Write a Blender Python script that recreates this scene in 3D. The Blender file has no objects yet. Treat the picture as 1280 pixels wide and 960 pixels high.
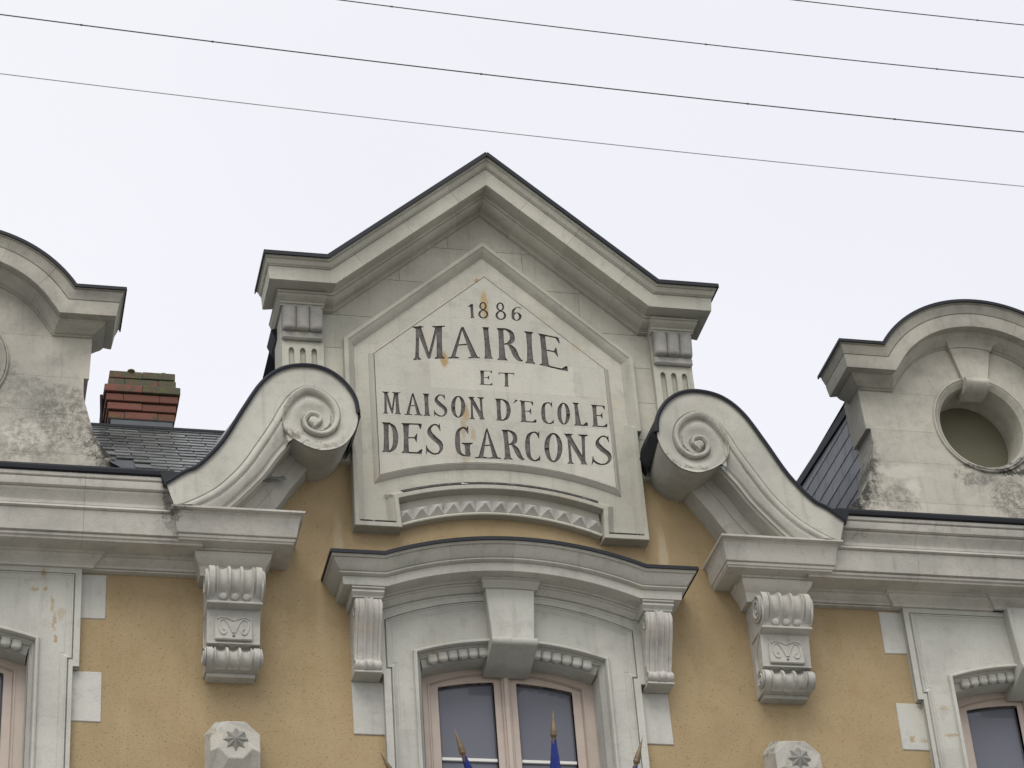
import bpy, bmesh, math, random
from mathutils import Vector, Matrix, geometry, noise
random.seed(7)
R = math.radians
scene = bpy.context.scene
col = scene.collection

# ------------------------------------------------------------ camera
CAM = (-3.66731, -14.34449, -8.77100)
cd = bpy.data.cameras.new('camera'); cam = bpy.data.objects.new('camera', cd); col.objects.link(cam)
PITCH, YAW, ROLL = R(33.50592), R(-14.95957), R(4.63824)
Mx = Matrix.Rotation(YAW, 3, 'Z') @ Matrix.Rotation(PITCH, 3, 'X') @ Matrix.Rotation(ROLL, 3, 'Y')
rt, fw, up = Mx.col[0], Mx.col[1], Mx.col[2]
rot = Matrix((rt, up, -fw)).transposed()
cam.matrix_world = Matrix.Translation(CAM) @ rot.to_4x4()
cd.sensor_width = 36; cd.lens = 3139.0527/1280*36; cd.clip_start = .1; cd.clip_end = 500
scene.camera = cam

# ------------------------------------------------------------ sky, sun, exposure
SUN_EL, SUN_AZ = R(52), R(-20)        # azimuth measured from -Y (street side) towards +X
world = bpy.data.worlds.new('World'); scene.world = world; world.use_nodes = True
wn = world.node_tree; wn.nodes.clear()
wo = wn.nodes.new('ShaderNodeOutputWorld'); add = wn.nodes.new('ShaderNodeAddShader')
b1 = wn.nodes.new('ShaderNodeBackground'); b2 = wn.nodes.new('ShaderNodeBackground')
sky = wn.nodes.new('ShaderNodeTexSky'); sky.sky_type = 'NISHITA'; sky.sun_disc = False
sky.sun_elevation = SUN_EL; sky.sun_rotation = math.pi - SUN_AZ
sky.dust_density = 4; sky.air_density = 1.0
b1.inputs['Strength'].default_value = .05
tc = wn.nodes.new('ShaderNodeTexCoord'); mp = wn.nodes.new('ShaderNodeMapping'); mp.inputs['Scale'].default_value = (1, 1, 2.2)
nz = wn.nodes.new('ShaderNodeTexNoise'); nz.inputs['Scale'].default_value = 2.2; nz.inputs['Detail'].default_value = 3; nz.inputs['Roughness'].default_value = .4
cr = wn.nodes.new('ShaderNodeValToRGB'); cr.color_ramp.elements[0].position = .3; cr.color_ramp.elements[1].position = .7
cr.color_ramp.elements[0].color = (.805, .79, .805, 1); cr.color_ramp.elements[1].color = (.87, .85, .86, 1)
wn.links.new(tc.outputs['Generated'], mp.inputs[0]); wn.links.new(mp.outputs[0], nz.inputs['Vector'])
wn.links.new(nz.outputs['Fac'], cr.inputs[0]); wn.links.new(cr.outputs[0], b2.inputs['Color'])
b2.inputs['Strength'].default_value = 1.0
wn.links.new(sky.outputs[0], b1.inputs['Color'])
wn.links.new(b1.outputs[0], add.inputs[0]); wn.links.new(b2.outputs[0], add.inputs[1]); wn.links.new(add.outputs[0], wo.inputs[0])
sl = bpy.data.lights.new('sun', 'SUN'); so = bpy.data.objects.new('sun', sl); col.objects.link(so)
sl.energy = 1.5; sl.angle = R(35); sl.color = (1, .98, .95)
sd = Vector((math.sin(SUN_AZ)*math.cos(SUN_EL), -math.cos(SUN_AZ)*math.cos(SUN_EL), math.sin(SUN_EL)))
so.rotation_euler = sd.to_track_quat('Z', 'Y').to_euler()
scene.view_settings.view_transform = 'Standard'; scene.view_settings.look = 'None'
scene.view_settings.exposure = 0.0; scene.view_settings.gamma = 1

# ------------------------------------------------------------ materials
def newmat(name):
    m = bpy.data.materials.new(name); m.use_nodes = True
    nt = m.node_tree; b = nt.nodes['Principled BSDF']
    return m, nt, b
def N(nt, t, **kw):
    n = nt.nodes.new(t)
    for k, v in kw.items():
        if k in ('operation', 'blend_type', 'data_type', 'feature', 'noise_dimensions', 'clamp'): setattr(n, k, v)
        else: n.inputs[k].default_value = v
    return n
def mixc(nt, fac, a, b, mode='MIX'):
    n = nt.nodes.new('ShaderNodeMix'); n.data_type = 'RGBA'; n.blend_type = mode
    for sock, v in ((n.inputs[0], fac), (n.inputs[6], a), (n.inputs[7], b)):
        if hasattr(v, 'node'): nt.links.new(v, sock)
        else: sock.default_value = v if not isinstance(v, tuple) else (*v[:3], 1)
    return n.outputs[2]
def mth(nt, op, a, b=None, c=None):
    n = nt.nodes.new('ShaderNodeMath'); n.operation = op
    for i, v in enumerate((a, b, c)):
        if v is None: continue
        if hasattr(v, 'node'): nt.links.new(v, n.inputs[i])
        else: n.inputs[i].default_value = v
    return n.outputs[0]
def ramp(nt, x, a, b, lo=0., hi=1.):
    n = nt.nodes.new('ShaderNodeMapRange'); n.interpolation_type = 'SMOOTHSTEP'
    nt.links.new(x, n.inputs[0]); n.inputs[1].default_value = a; n.inputs[2].default_value = b
    n.inputs[3].default_value = lo; n.inputs[4].default_value = hi
    return n.outputs[0]
def pos(nt, scale=(1, 1, 1)):
    g = nt.nodes.new('ShaderNodeNewGeometry'); m = nt.nodes.new('ShaderNodeMapping'); m.inputs['Scale'].default_value = scale
    nt.links.new(g.outputs['Position'], m.inputs[0]); return m.outputs[0]
def tex(nt, vec, scale, detail=4, rough=.55, dist=0):
    n = N(nt, 'ShaderNodeTexNoise', Scale=scale, Detail=detail, Roughness=rough, Distortion=dist)
    nt.links.new(vec, n.inputs['Vector']); return n.outputs['Fac']
def stain_mask(nt, ells, wob=.10, wscale=9):
    """soft-edged patches with a shape of their own: (x, z, rx, rz, strength) on the facade"""
    g = nt.nodes.new('ShaderNodeNewGeometry')
    nz = N(nt, 'ShaderNodeTexNoise', Scale=wscale, Detail=5, Roughness=.7); nt.links.new(g.outputs['Position'], nz.inputs['Vector'])
    sub = nt.nodes.new('ShaderNodeVectorMath'); sub.operation = 'SUBTRACT'; nt.links.new(nz.outputs['Color'], sub.inputs[0]); sub.inputs[1].default_value = (.5, .5, .5)
    sc = nt.nodes.new('ShaderNodeVectorMath'); sc.operation = 'SCALE'; nt.links.new(sub.outputs[0], sc.inputs[0]); sc.inputs['Scale'].default_value = wob*2
    ad = nt.nodes.new('ShaderNodeVectorMath'); ad.operation = 'ADD'; nt.links.new(g.outputs['Position'], ad.inputs[0]); nt.links.new(sc.outputs[0], ad.inputs[1])
    out = None
    for (x, z, rx, rz, st) in ells:
        s1 = nt.nodes.new('ShaderNodeVectorMath'); s1.operation = 'SUBTRACT'; nt.links.new(ad.outputs[0], s1.inputs[0]); s1.inputs[1].default_value = (x, 0, z)
        s2 = nt.nodes.new('ShaderNodeVectorMath'); s2.operation = 'MULTIPLY'; nt.links.new(s1.outputs[0], s2.inputs[0]); s2.inputs[1].default_value = (1/rx, 0, 1/rz)
        s3 = nt.nodes.new('ShaderNodeVectorMath'); s3.operation = 'LENGTH'; nt.links.new(s2.outputs[0], s3.inputs[0])
        v = ramp(nt, s3.outputs['Value'], .55, 1.1, st, 0)
        out = v if out is None else mth(nt, 'MAXIMUM', out, v)
    return out
def stone(name, base=(.47, .46, .405), grey=(.29, .288, .26), dark=(.10, .098, .09), patch=.35, dirt=.0, rust=(), black=(), pale=(), bump=.35, ochre=(), crust=()):
    m, nt, b = newmat(name)
    p = pos(nt); big = tex(nt, p, 1.7, 5, .6); mid = tex(nt, p, 9, 8, .70, .1); fine = tex(nt, p, 70, 4, .7)
    oi = nt.nodes.new('ShaderNodeObjectInfo')
    c = mixc(nt, ramp(nt, big, .42, .66, 0, patch), base, grey)
    c = mixc(nt, ramp(nt, mid, .50, .72, 0, .42), c, tuple(v*.62 for v in base))
    ps = pos(nt, (17, 17, 1.6)); streak = tex(nt, ps, 1.0, 5, .6)
    c = mixc(nt, ramp(nt, streak, .54, .74, 0, .24), c, tuple(v*.55 for v in grey))
    warm = tex(nt, p, 3.1, 5, .6)
    c = mixc(nt, ramp(nt, warm, .56, .72, 0, .30), c, (.47, .415, .30))
    if dirt:
        dn = tex(nt, p, 5.5, 10, .74, .15)
        c = mixc(nt, ramp(nt, dn, .46, .64, 0, dirt), c, dark)
    speck = ramp(nt, fine, .58, .72, 0, .45); c = mixc(nt, speck, c, tuple(v*.5 for v in base))
    if pale: c = mixc(nt, stain_mask(nt, pale, .12, 7), c, (.55, .53, .46))
    if black:
        bm = stain_mask(nt, black, .16, 8); br = tex(nt, p, 18, 9, .78, .15)
        br2 = tex(nt, p, 55, 6, .75, 0); sp = mth(nt, 'MULTIPLY_ADD', ramp(nt, br, .40, .58), .62, mth(nt, 'MULTIPLY', ramp(nt, br2, .42, .58), .30))
        c = mixc(nt, mth(nt, 'MULTIPLY', bm, sp), c, (.050, .048, .044))
    if crust:
        cn = tex(nt, p, 34, 6, .75); c = mixc(nt, mth(nt, 'MULTIPLY', stain_mask(nt, crust, .07, 16), ramp(nt, cn, .36, .46)), c, (.035, .034, .031))
    if ochre: c = mixc(nt, stain_mask(nt, ochre, .03, 20), c, (.36, .26, .10))
    if rust: c = mixc(nt, stain_mask(nt, rust, .035, 26), c, (.33, .235, .12))
    var = mth(nt, 'MULTIPLY_ADD', oi.outputs['Random'], .16, .92)
    hs = nt.nodes.new('ShaderNodeHueSaturation'); nt.links.new(c, hs.inputs['Color']); nt.links.new(var, hs.inputs['Value'])
    nt.links.new(hs.outputs[0], b.inputs['Base Color']); b.inputs['Roughness'].default_value = .9
    b.inputs['Specular IOR Level'].default_value = .25
    h = mth(nt, 'ADD', mth(nt, 'MULTIPLY', fine, .7), mth(nt, 'MULTIPLY', mid, 1.3))
    bp = N(nt, 'ShaderNodeBump', Strength=min(1, bump*1.6), Distance=.007); nt.links.new(h, bp.inputs['Height']); nt.links.new(bp.outputs[0], b.inputs['Normal'])
    return m
def simple(name, colr, rough=.6, metal=0, bump=0, bscale=40, var=.3, spec=.5):
    m, nt, b = newmat(name)
    p = pos(nt); n1 = tex(nt, p, bscale*.15, 5, .6)
    c = mixc(nt, ramp(nt, n1, .35, .7, 0, 1), colr, tuple(v*(1-var) for v in colr))
    nt.links.new(c, b.inputs['Base Color']); b.inputs['Roughness'].default_value = rough; b.inputs['Metallic'].default_value = metal
    b.inputs['Specular IOR Level'].default_value = spec
    if bump:
        f = tex(nt, p, bscale, 4, .6); bp = N(nt, 'ShaderNodeBump', Strength=bump, Distance=.004); nt.links.new(f, bp.inputs['Height']); nt.links.new(bp.outputs[0], b.inputs['Normal'])
    return m
M = {}
M['stone'] = stone('limestone')
M['stone_mould'] = stone('moulding_stone', base=(.455, .455, .405), patch=.5)
M['stone_carved'] = stone('carved_console_stone', base=(.43, .425, .385), grey=(.25, .25, .235), patch=.6, dirt=.10)
M['stone_gable'] = stone('gable_stone', base=(.44, .435, .37), grey=(.30, .30, .25), patch=.55,
    black=[(-.80, .04, .05, .03, .6)])
M['stone_panel'] = stone('inscribed_stone', base=(.45, .443, .385), grey=(.35, .345, .31), patch=.4, bump=.25,
    rust=[(-.335, 1.175, .035, .075, 1), (-.055, 1.90, .014, .04, .9), (-.205, .74, .03, .09, .75), (-.23, .62, .02, .10, .55), (-.16, .56, .018, .07, .5), (-.23, .36, .04, .035, .4)],
    ochre=[(-.01, 1.67, .032, .15, .75), (.64, 1.36, .05, .05, .25)])
M['stone_cornice'] = stone('cornice_stone', base=(.51, .497, .445), patch=.5,
    black=[(-2.28, -.40, .05, .14, .9), (-2.30, -.25, .06, .12, .8), (2.30, -.30, .08, .06, .4), (2.45, -.26, .10, .03, .35), (3.0, -.20, .30, .05, .25), (-2.22, -.34, .12, .02, .8), (-2.26, -.33, .05, .25, .8)])
M['stone_scroll'] = stone('scroll_stone', base=(.46, .455, .40), grey=(.30, .297, .26), patch=.6,
    black=[(-1.47, .22, .05, .07, .85), (-1.36, .155, .09, .022, .8), (1.13, .20, .05, .06, .85), (1.24, .13, .08, .022, .8), (1.36, .13, .07, .025, .6), (-1.22, .15, .05, .018, .5)])
M['stone_dormer'] = stone('dormer_stone', base=(.44, .425, .36), grey=(.27, .265, .235), patch=.7, dirt=.18,
    crust=[(-2.57, .20, .12, .09, 1), (-2.66, .32, .07, .10, .95), (-2.73, .44, .045, .10, .7), (2.58, .21, .12, .09, 1), (2.70, .36, .06, .14, .85), (2.79, .58, .035, .12, .6), (3.95, .565, .26, .025, .9), (3.62, .60, .15, .02, .6)],
    black=[(-2.60, .26, .12, .13, 1), (-2.68, .42, .09, .12, 1), (2.60, .24, .13, .14, 1), (2.72, .42, .13, .30, 1), (2.80, .62, .08, .18, .7), (2.95, .30, .20, .12, .6), (3.85, .33, .20, .22, .75), (3.60, .5, .22, .07, .7), (3.95, .62, .28, .06, 1),
           (-2.72, .36, .16, .26, 1), (-2.95, .55, .28, .30, .75), (-3.15, .35, .3, .22, .6), (-3.1, .75, .2, .1, .5), (-3.35, .75, .2, .25, .45), (-2.6, .25, .1, .1, 1)],
    pale=[(-3.22, .40, .2, .13, .8), (3.08, .36, .07, .12, .7), (2.98, .52, .28, .05, .5)])
M['mortar'] = simple('lime_mortar', (.49, .48, .43), .95, 0, .3, 60, .2)
M['letter'] = simple('letter_paint', (.13, .122, .115), .85, 0, .5, 260, .55)
M['zinc'] = simple('zinc_flashing', (.012, .015, .020), .6, 0, .15, 8, .35, .25)
M['lead'] = simple('lead_sheet', (.30, .32, .36), .38, .7, .2, 6, .35)
M['frame_paint'] = simple('beige_window_paint', (.43, .365, .31), .45, 0, .05, 60, .08)
M['white_bar'] = simple('white_glazing_bar', (.68, .67, .64), .4, 0, 0, 40, .05)
M['slate'] = None
M['gilt'] = simple('tarnished_gilt', (.22, .165, .10), .45, .55, .2, 80, .4)
M['pole'] = simple('varnished_pole', (.16, .09, .045), .5, 0, .1, 30, .3)
M['blue'] = simple('blue_flag_cloth', (.022, .036, .18), .8, 0, .3, 200, .25, .2)
M['cable'] = simple('black_cable_sheath', (.075, .065, .07), .6, 0, 0, 40, .2)
M['grey_cable'] = simple('grey_cable_sheath', (.36, .36, .39), .6, 0, 0, 40, .2)
M['asphalt'] = simple('asphalt', (.06, .06, .06), .9, 0, .5, 60, .3)
M['paving'] = simple('pale_paving', (.42, .41, .39), .9, 0, .4, 30, .25)
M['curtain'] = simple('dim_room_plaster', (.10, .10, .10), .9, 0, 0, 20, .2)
def slate_mat():
    m, nt, b = newmat('wet_slate'); oi = nt.nodes.new('ShaderNodeObjectInfo')
    p = pos(nt); n1 = tex(nt, p, 14, 5, .65)
    c = mixc(nt, oi.outputs['Random'], (.060, .068, .066), (.155, .165, .160))
    c = mixc(nt, ramp(nt, n1, .56, .72, 0, .5), c, (.13, .125, .10))
    mo = tex(nt, p, 6, 6, .75); c = mixc(nt, ramp(nt, mo, .60, .72, 0, .55), c, (.16, .145, .06))
    nt.links.new(c, b.inputs['Base Color']); nt.links.new(ramp(nt, n1, .3, .7, .22, .5), b.inputs['Roughness'])
    bp = N(nt, 'ShaderNodeBump', Strength=.35, Distance=.003); nt.links.new(tex(nt, p, 45, 3, .6), bp.inputs['Height']); nt.links.new(bp.outputs[0], b.inputs['Normal'])
    return m
M['slate'] = slate_mat()
def brick_mat(name, moss):
    m, nt, b = newmat(name); oi = nt.nodes.new('ShaderNodeObjectInfo'); p = pos(nt)
    c = mixc(nt, oi.outputs['Random'], (.150, .062, .044), (.200, .082, .060))
    c = mixc(nt, ramp(nt, tex(nt, p, 30, 5, .7), .5, .7, 0, .6), c, (.13, .06, .045))
    mm = tex(nt, p, 13, 7, .75, .5)
    c = mixc(nt, ramp(nt, mm, .62-moss*.30, .74-moss*.30), c, (.085, .085, .055))
    c = mixc(nt, ramp(nt, tex(nt, p, 21, 6, .7), .60-moss*.08, .68-moss*.05), c, (.13, .125, .025))
    nt.links.new(c, b.inputs['Base Color']); b.inputs['Roughness'].default_value = .92
    bp = N(nt, 'ShaderNodeBump', Strength=.6, Distance=.006); nt.links.new(tex(nt, p, 60, 5, .7), bp.inputs['Height']); nt.links.new(bp.outputs[0], b.inputs['Normal'])
    return m
M['brick'] = brick_mat('red_brick', .12); M['brick_moss'] = brick_mat('mossy_brick', .85); M['brick_half'] = brick_mat('stained_brick', .42)
def render_mat():
    m, nt, b = newmat('ochre_roughcast'); p = pos(nt)
    big = tex(nt, p, 1.1, 5, .6, .3); mid = tex(nt, p, 6, 5, .6)
    c = mixc(nt, ramp(nt, big, .35, .68), (.352, .276, .162), (.300, .234, .136))
    c = mixc(nt, ramp(nt, mid, .45, .75, 0, .35), c, (.27, .195, .095))
    st_ = tex(nt, pos(nt, (7, 7, .7)), 1.0, 5, .6); c = mixc(nt, ramp(nt, st_, .52, .72, 0, .35), c, (.30, .215, .105)); c = mixc(nt, ramp(nt, st_, .30, .44, .35, 0), c, (.39, .32, .20))
    c = mixc(nt, stain_mask(nt, [(1.14, -.42, .045, .40, .55), (-1.12, -.36, .04, .30, .4), (.45, -.33, .25, .05, .35), (-.6, -.38, .3, .04, .3), (2.2, -.9, .04, .35, .1)], .04, 9), c, (.47, .41, .30))
    c = mixc(nt, stain_mask(nt, [(-1.32, -.80, .05, .45, .14), (1.30, -.95, .05, .5, .14), (-2.2, -.85, .06, .3, .12), (-1.85, -1.6, .16, .2, .18), (1.85, -1.62, .16, .2, .18)], .05, 7), c, (.20, .15, .085))
    pp = pos(nt, (52, 52, 95)); pit = tex(nt, pp, 1.0, 4, .65, .3); pm = ramp(nt, pit, .60, .68)
    grain = tex(nt, p, 130, 3, .6)
    c = mixc(nt, mth(nt, 'MULTIPLY', pm, .32), c, (.14, .09, .04))  # dark tint in the pits paints the shade of their depth
    c = mixc(nt, ramp(nt, grain, .4, .7, 0, .22), c, (.42, .30, .16))
    nt.links.new(c, b.inputs['Base Color']); b.inputs['Roughness'].default_value = .95; b.inputs['Specular IOR Level'].default_value = .15
    h = mth(nt, 'SUBTRACT', mth(nt, 'MULTIPLY', grain, .6), mth(nt, 'MULTIPLY', pm, 1.2))
    bp = N(nt, 'ShaderNodeBump', Strength=.6, Distance=.006); nt.links.new(h, bp.inputs['Height']); nt.links.new(bp.outputs[0], b.inputs['Normal'])
    return m
M['ochre'] = render_mat()
def glass_mat(name, base, rough, spec):
    m, nt, b = newmat(name); b.inputs['Base Color'].default_value = (*base, 1); b.inputs['Roughness'].default_value = rough
    b.inputs['IOR'].default_value = spec
    p = pos(nt); bp = N(nt, 'ShaderNodeBump', Strength=.04, Distance=.004); nt.links.new(tex(nt, p, 2.5, 2, .4), bp.inputs['Height']); nt.links.new(bp.outputs[0], b.inputs['Normal'])
    return m
M['glass'] = glass_mat('window_glass', (.125, .133, .158), .06, 1.38)
M['oculus_glass'] = glass_mat('dusty_oculus_glass', (.125, .122, .080), .5, 1.3)
# ------------------------------------------------------------ mesh helpers  (x, z on the facade, d = distance in front of the rendered wall)
def P3(x, z, d): return (x, -d, z)
class MB:
    def __init__(s): s.v = []; s.f = []
    def add(s, vs, fs):
        o = len(s.v); s.v += [tuple(v) for v in vs]; s.f += [tuple(i+o for i in f) for f in fs]; return s
    def box(s, x0, x1, z0, z1, d0, d1):
        vs = [P3(x, z, d) for d in (d0, d1) for z in (z0, z1) for x in (x0, x1)]
        return s.add(vs, [(4, 5, 7, 6), (0, 2, 3, 1), (0, 1, 5, 4), (2, 6, 7, 3), (0, 4, 6, 2), (1, 3, 7, 5)])
    def grid(s, rows, closed=False, flip=False):
        n = len(rows[0]); vs = [p for r in rows for p in r]; fs = []
        for i in range(len(rows)-1):
            for j in range(n if closed else n-1):
                a, b = i*n+j, i*n+(j+1) % n; q = (a, b, b+n, a+n); fs.append(q[::-1] if flip else q)
        return s.add(vs, fs)
    def prism(s, poly, d0, d1):
        vs, ts = tri_region([poly], []); return s.slab(vs, ts, d0, d1)
    def slab(s, vs, ts, d0, d1, back=True):
        n = len(vs); V = [P3(x, z, d1) for x, z in vs]+[P3(x, z, d0) for x, z in vs]; F = [tuple(t) for t in ts]
        if back: F += [tuple(i+n for i in t[::-1]) for t in ts]
        E = {}
        for t in ts:
            for i in range(3): E[(t[i], t[(i+1) % 3])] = 1
        for (a, b) in E:
            if (b, a) not in E: F.append((a, a+n, b+n, b))
        return s.add(V, F)
    def build(s, name, mat, parent=None, bevel=0, smooth=None, mirror=False, seg=1):
        if mirror:
            s.v = [(-x, y, z) for x, y, z in s.v]; s.f = [f[::-1] for f in s.f]
        me = bpy.data.meshes.new(name); me.from_pydata(s.v, [], s.f); me.update()
        return obj(name, me, mat, parent, bevel, smooth, seg)
BASE_Z = -10.4
def obj(name, me, mat, parent=None, bevel=0, smooth=None, seg=1):
    o = bpy.data.objects.new(name, me); col.objects.link(o)
    if mat is not None and not me.materials: me.materials.append(mat)
    if parent is not None:
        o.parent = parent
        if parent.type == 'EMPTY': o.location = -parent.location
    if smooth is not None:
        me.shade_smooth() if hasattr(me, 'shade_smooth') else None
        try: me.set_sharp_from_angle(angle=R(smooth))
        except Exception: pass
    if bevel:
        bv = o.modifiers.new('bevel', 'BEVEL'); bv.width = bevel; bv.segments = seg; bv.limit_method = 'ANGLE'; bv.angle_limit = R(35)
    return o
def share(o, name=None, loc=(0, 0, 0), rotm=None):
    c = o.copy(); col.objects.link(c); c.location = Vector(loc)
    return c
def tri_region(ins, outs, eps=1e-5):
    """triangles lying inside every polygon of ins and inside none of outs"""
    vs = []; fs = []
    for p in list(ins)+list(outs):
        if sum(p[i-1][0]*p[i][1]-p[i][0]*p[i-1][1] for i in range(len(p))) < 0: p = p[::-1]
        o = len(vs); vs += [Vector((a, b)) for a, b in p]; fs.append(list(range(o, o+len(p))))
    r = geometry.delaunay_2d_cdt(vs, [], fs, 1, eps)
    V, F, OF = r[0], r[2], r[5]; k = len(ins); T = []
    for f, of in zip(F, OF):
        of = set(of)
        if all(i in of for i in range(k)) and not any(i >= k for i in of):
            a, b, c = (V[i] for i in f); A = (b-a).cross(c-a)
            if abs(A) < 1e-9: continue
            T.append(tuple(f) if A > 0 else tuple(f[::-1]))
    used = sorted({i for t in T for i in t}); mp = {u: i for i, u in enumerate(used)}
    return [tuple(V[u]) for u in used], [tuple(mp[i] for i in t) for t in T]
def tri_area(v, t): return sum(abs((v[b][0]-v[a][0])*(v[c][1]-v[a][1])-(v[c][0]-v[a][0])*(v[b][1]-v[a][1]))/2 for a, b, c in t)
def poly_area(p): return abs(sum(p[i-1][0]*p[i][1]-p[i][0]*p[i-1][1] for i in range(len(p))))/2
def jit(q, e=2e-4): return [(x+random.uniform(-e, e), z+random.uniform(-e, e)) for x, z in q]
def tri_safe(ins, outs):
    """triangulate, trying again with slightly moved corners when the solver drops part of the area"""
    full = tri_area(*tri_region(ins, [])); cut = sum(poly_area(p) for p in outs); best = ([], [])
    for k in range(14):
        v, t = tri_region(ins if k == 0 else [jit(q) for q in ins], outs if k == 0 else [jit(q) for q in outs])
        ar = tri_area(v, t)
        if ar > tri_area(*best): best = (v, t)
        if ar > full-cut*1.05-1e-5 and ar > 0: break
    return best
def pieces(vs, ts):
    """split a triangulation into its connected pieces"""
    par = list(range(len(vs)))
    def f(i):
        while par[i] != i: par[i] = par[par[i]]; i = par[i]
        return i
    for a, b, c in ts: par[f(a)] = f(b); par[f(b)] = f(c)
    grp = {}
    for t in ts: grp.setdefault(f(t[0]), []).append(t)
    out = []
    for g in grp.values():
        used = sorted({i for t in g for i in t}); mp = {u: i for i, u in enumerate(used)}
        out.append(([vs[u] for u in used], [tuple(mp[i] for i in t) for t in g]))
    return out
def arc3(p0, pm, p1, n):
    """points on the circle through three points, p0 -> p1"""
    (ax, ay), (bx, by), (cx, cy) = p0, pm, p1
    d = 2*(ax*(by-cy)+bx*(cy-ay)+cx*(ay-by))
    ux = ((ax*ax+ay*ay)*(by-cy)+(bx*bx+by*by)*(cy-ay)+(cx*cx+cy*cy)*(ay-by))/d
    uy = ((ax*ax+ay*ay)*(cx-bx)+(bx*bx+by*by)*(ax-cx)+(cx*cx+cy*cy)*(bx-ax))/d
    r = math.hypot(ax-ux, ay-uy); a0 = math.atan2(ay-uy, ax-ux); a1 = math.atan2(cy-uy, cx-ux); am = math.atan2(by-uy, bx-ux)
    while a1 < a0: a1 += 2*math.pi
    while am < a0: am += 2*math.pi
    if am > a1: a1 -= 2*math.pi
    return [(ux+r*math.cos(a0+(a1-a0)*i/n), uy+r*math.sin(a0+(a1-a0)*i/n)) for i in range(n+1)]
def ell(cx, cz, rx, rz, n=48, a0=0, a1=2*math.pi, close=True):
    m = n if close else n+1
    return [(cx+rx*math.cos(a0+(a1-a0)*i/n), cz+rz*math.sin(a0+(a1-a0)*i/n)) for i in range(m)]
def crom(pts, n=6):
    out = []; P = [pts[0]]+list(pts)+[pts[-1]]
    for i in range(1, len(P)-2):
        for k in range(n):
            t = k/n; a, b, c, d = P[i-1], P[i], P[i+1], P[i+2]
            out.append(tuple(.5*((2*b[j])+(-a[j]+c[j])*t+(2*a[j]-5*b[j]+4*c[j]-d[j])*t*t+(-a[j]+3*b[j]-3*c[j]+d[j])*t**3) for j in range(len(b))))
    out.append(tuple(pts[-1])); return out
def mitres(path, closed=False):
    n = len(path); out = []
    for i in range(n):
        a = path[i-1] if (i or closed) else None; b = path[i]; c = path[(i+1) % n] if (i < n-1 or closed) else None
        ns = []
        for p, q in ((a, b), (b, c)):
            if p is None or q is None: continue
            dx, dz = q[0]-p[0], q[1]-p[1]; l = math.hypot(dx, dz) or 1; ns.append((-dz/l, dx/l))
        if len(ns) == 1: out.append(ns[0]); continue
        mx, mz = ns[0][0]+ns[1][0], ns[0][1]+ns[1][1]; l2 = mx*mx+mz*mz
        out.append((2*mx/l2, 2*mz/l2))
    return out
def cut_path(path, cuts, gap=.0008):
    """cut a moulding path at the given fractions of its length; returns (sub-path, normals)"""
    nm = mitres(path); L = [0]
    for a, b in zip(path, path[1:]): L.append(L[-1]+math.hypot(b[0]-a[0], b[1]-a[1]))
    T = L[-1]; st = [0]+[c*T for c in cuts]+[T]; out = []
    def at(s):
        for i in range(len(L)-1):
            if L[i] <= s <= L[i+1]+1e-9:
                t = (s-L[i])/max(L[i+1]-L[i], 1e-9); a, b = path[i], path[i+1]; dx, dz = b[0]-a[0], b[1]-a[1]; l = math.hypot(dx, dz) or 1
                return (a[0]+dx*t, a[1]+dz*t), (-dz/l, dx/l)
    for k in range(len(st)-1):
        s0 = st[k]+(gap if k else 0); s1 = st[k+1]-(gap if k < len(st)-2 else 0)
        pts = [at(s0)] if k else [(path[0], nm[0])]
        pts += [(path[i], nm[i]) for i in range(len(path)) if s0+1e-6 < L[i] < s1-1e-6]
        pts.append(at(s1) if k < len(st)-2 else (path[-1], nm[-1])); out.append(pts)
    return out
def sweep_stones(path, prof, cuts, name, mat, parent, ends=(None, None), **kw):
    subs = cut_path(path, cuts)
    for k, pts in enumerate(subs):
        e = (ends[0] if k == 0 else None, ends[1] if k == len(subs)-1 else None)
        sweep([p for p, n in pts], prof, ends=e, nm=[n for p, n in pts]).build(name, mat, parent, **kw)
def sweep(path, prof, closed=False, ends=(None, None), mb=None, nm=None):
    """moulding: prof = [(u, d)], u along the left normal of the path; ends = (k, back_d, end shift) return of each end"""
    mb = mb or MB(); nm = nm or mitres(path, closed); rows = []
    for i, (p, n) in enumerate(zip(path, nm)):
        rows.append([P3(p[0]+n[0]*u, p[1]+n[1]*u, d) for u, d in prof])
    def ret(i, j, k, back):
        p, q = path[i], path[j]; dx, dz = p[0]-q[0], p[1]-q[1]; l = math.hypot(dx, dz); dx /= l; dz /= l; n = nm[i]
        c = [P3(p[0]+n[0]*u+dx*k*d, p[1]+n[1]*u+dz*k*d, d) for u, d in prof]
        b = [P3(p[0]+n[0]*u+dx*k*d, p[1]+n[1]*u+dz*k*d, min(back, d)) for u, d in prof]
        return c, b
    if closed: rows.append(rows[0])
    else:
        if ends[0]:
            c, b = ret(0, 1, *ends[0]); rows[0] = c; rows.insert(0, b)
        if ends[1]:
            c, b = ret(len(path)-1, len(path)-2, *ends[1]); rows[-1] = c; rows.append(b)
    mb.grid(rows, flip=True)
    if not closed:      # cap the ends
        m = len(prof); tot = len(mb.v)
        first = [tot-len(rows)*m+i for i in range(m)]; last = [tot-m+i for i in range(m)]
        mb.f.append(tuple(first[::-1])); mb.f.append(tuple(last))
    return mb
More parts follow.
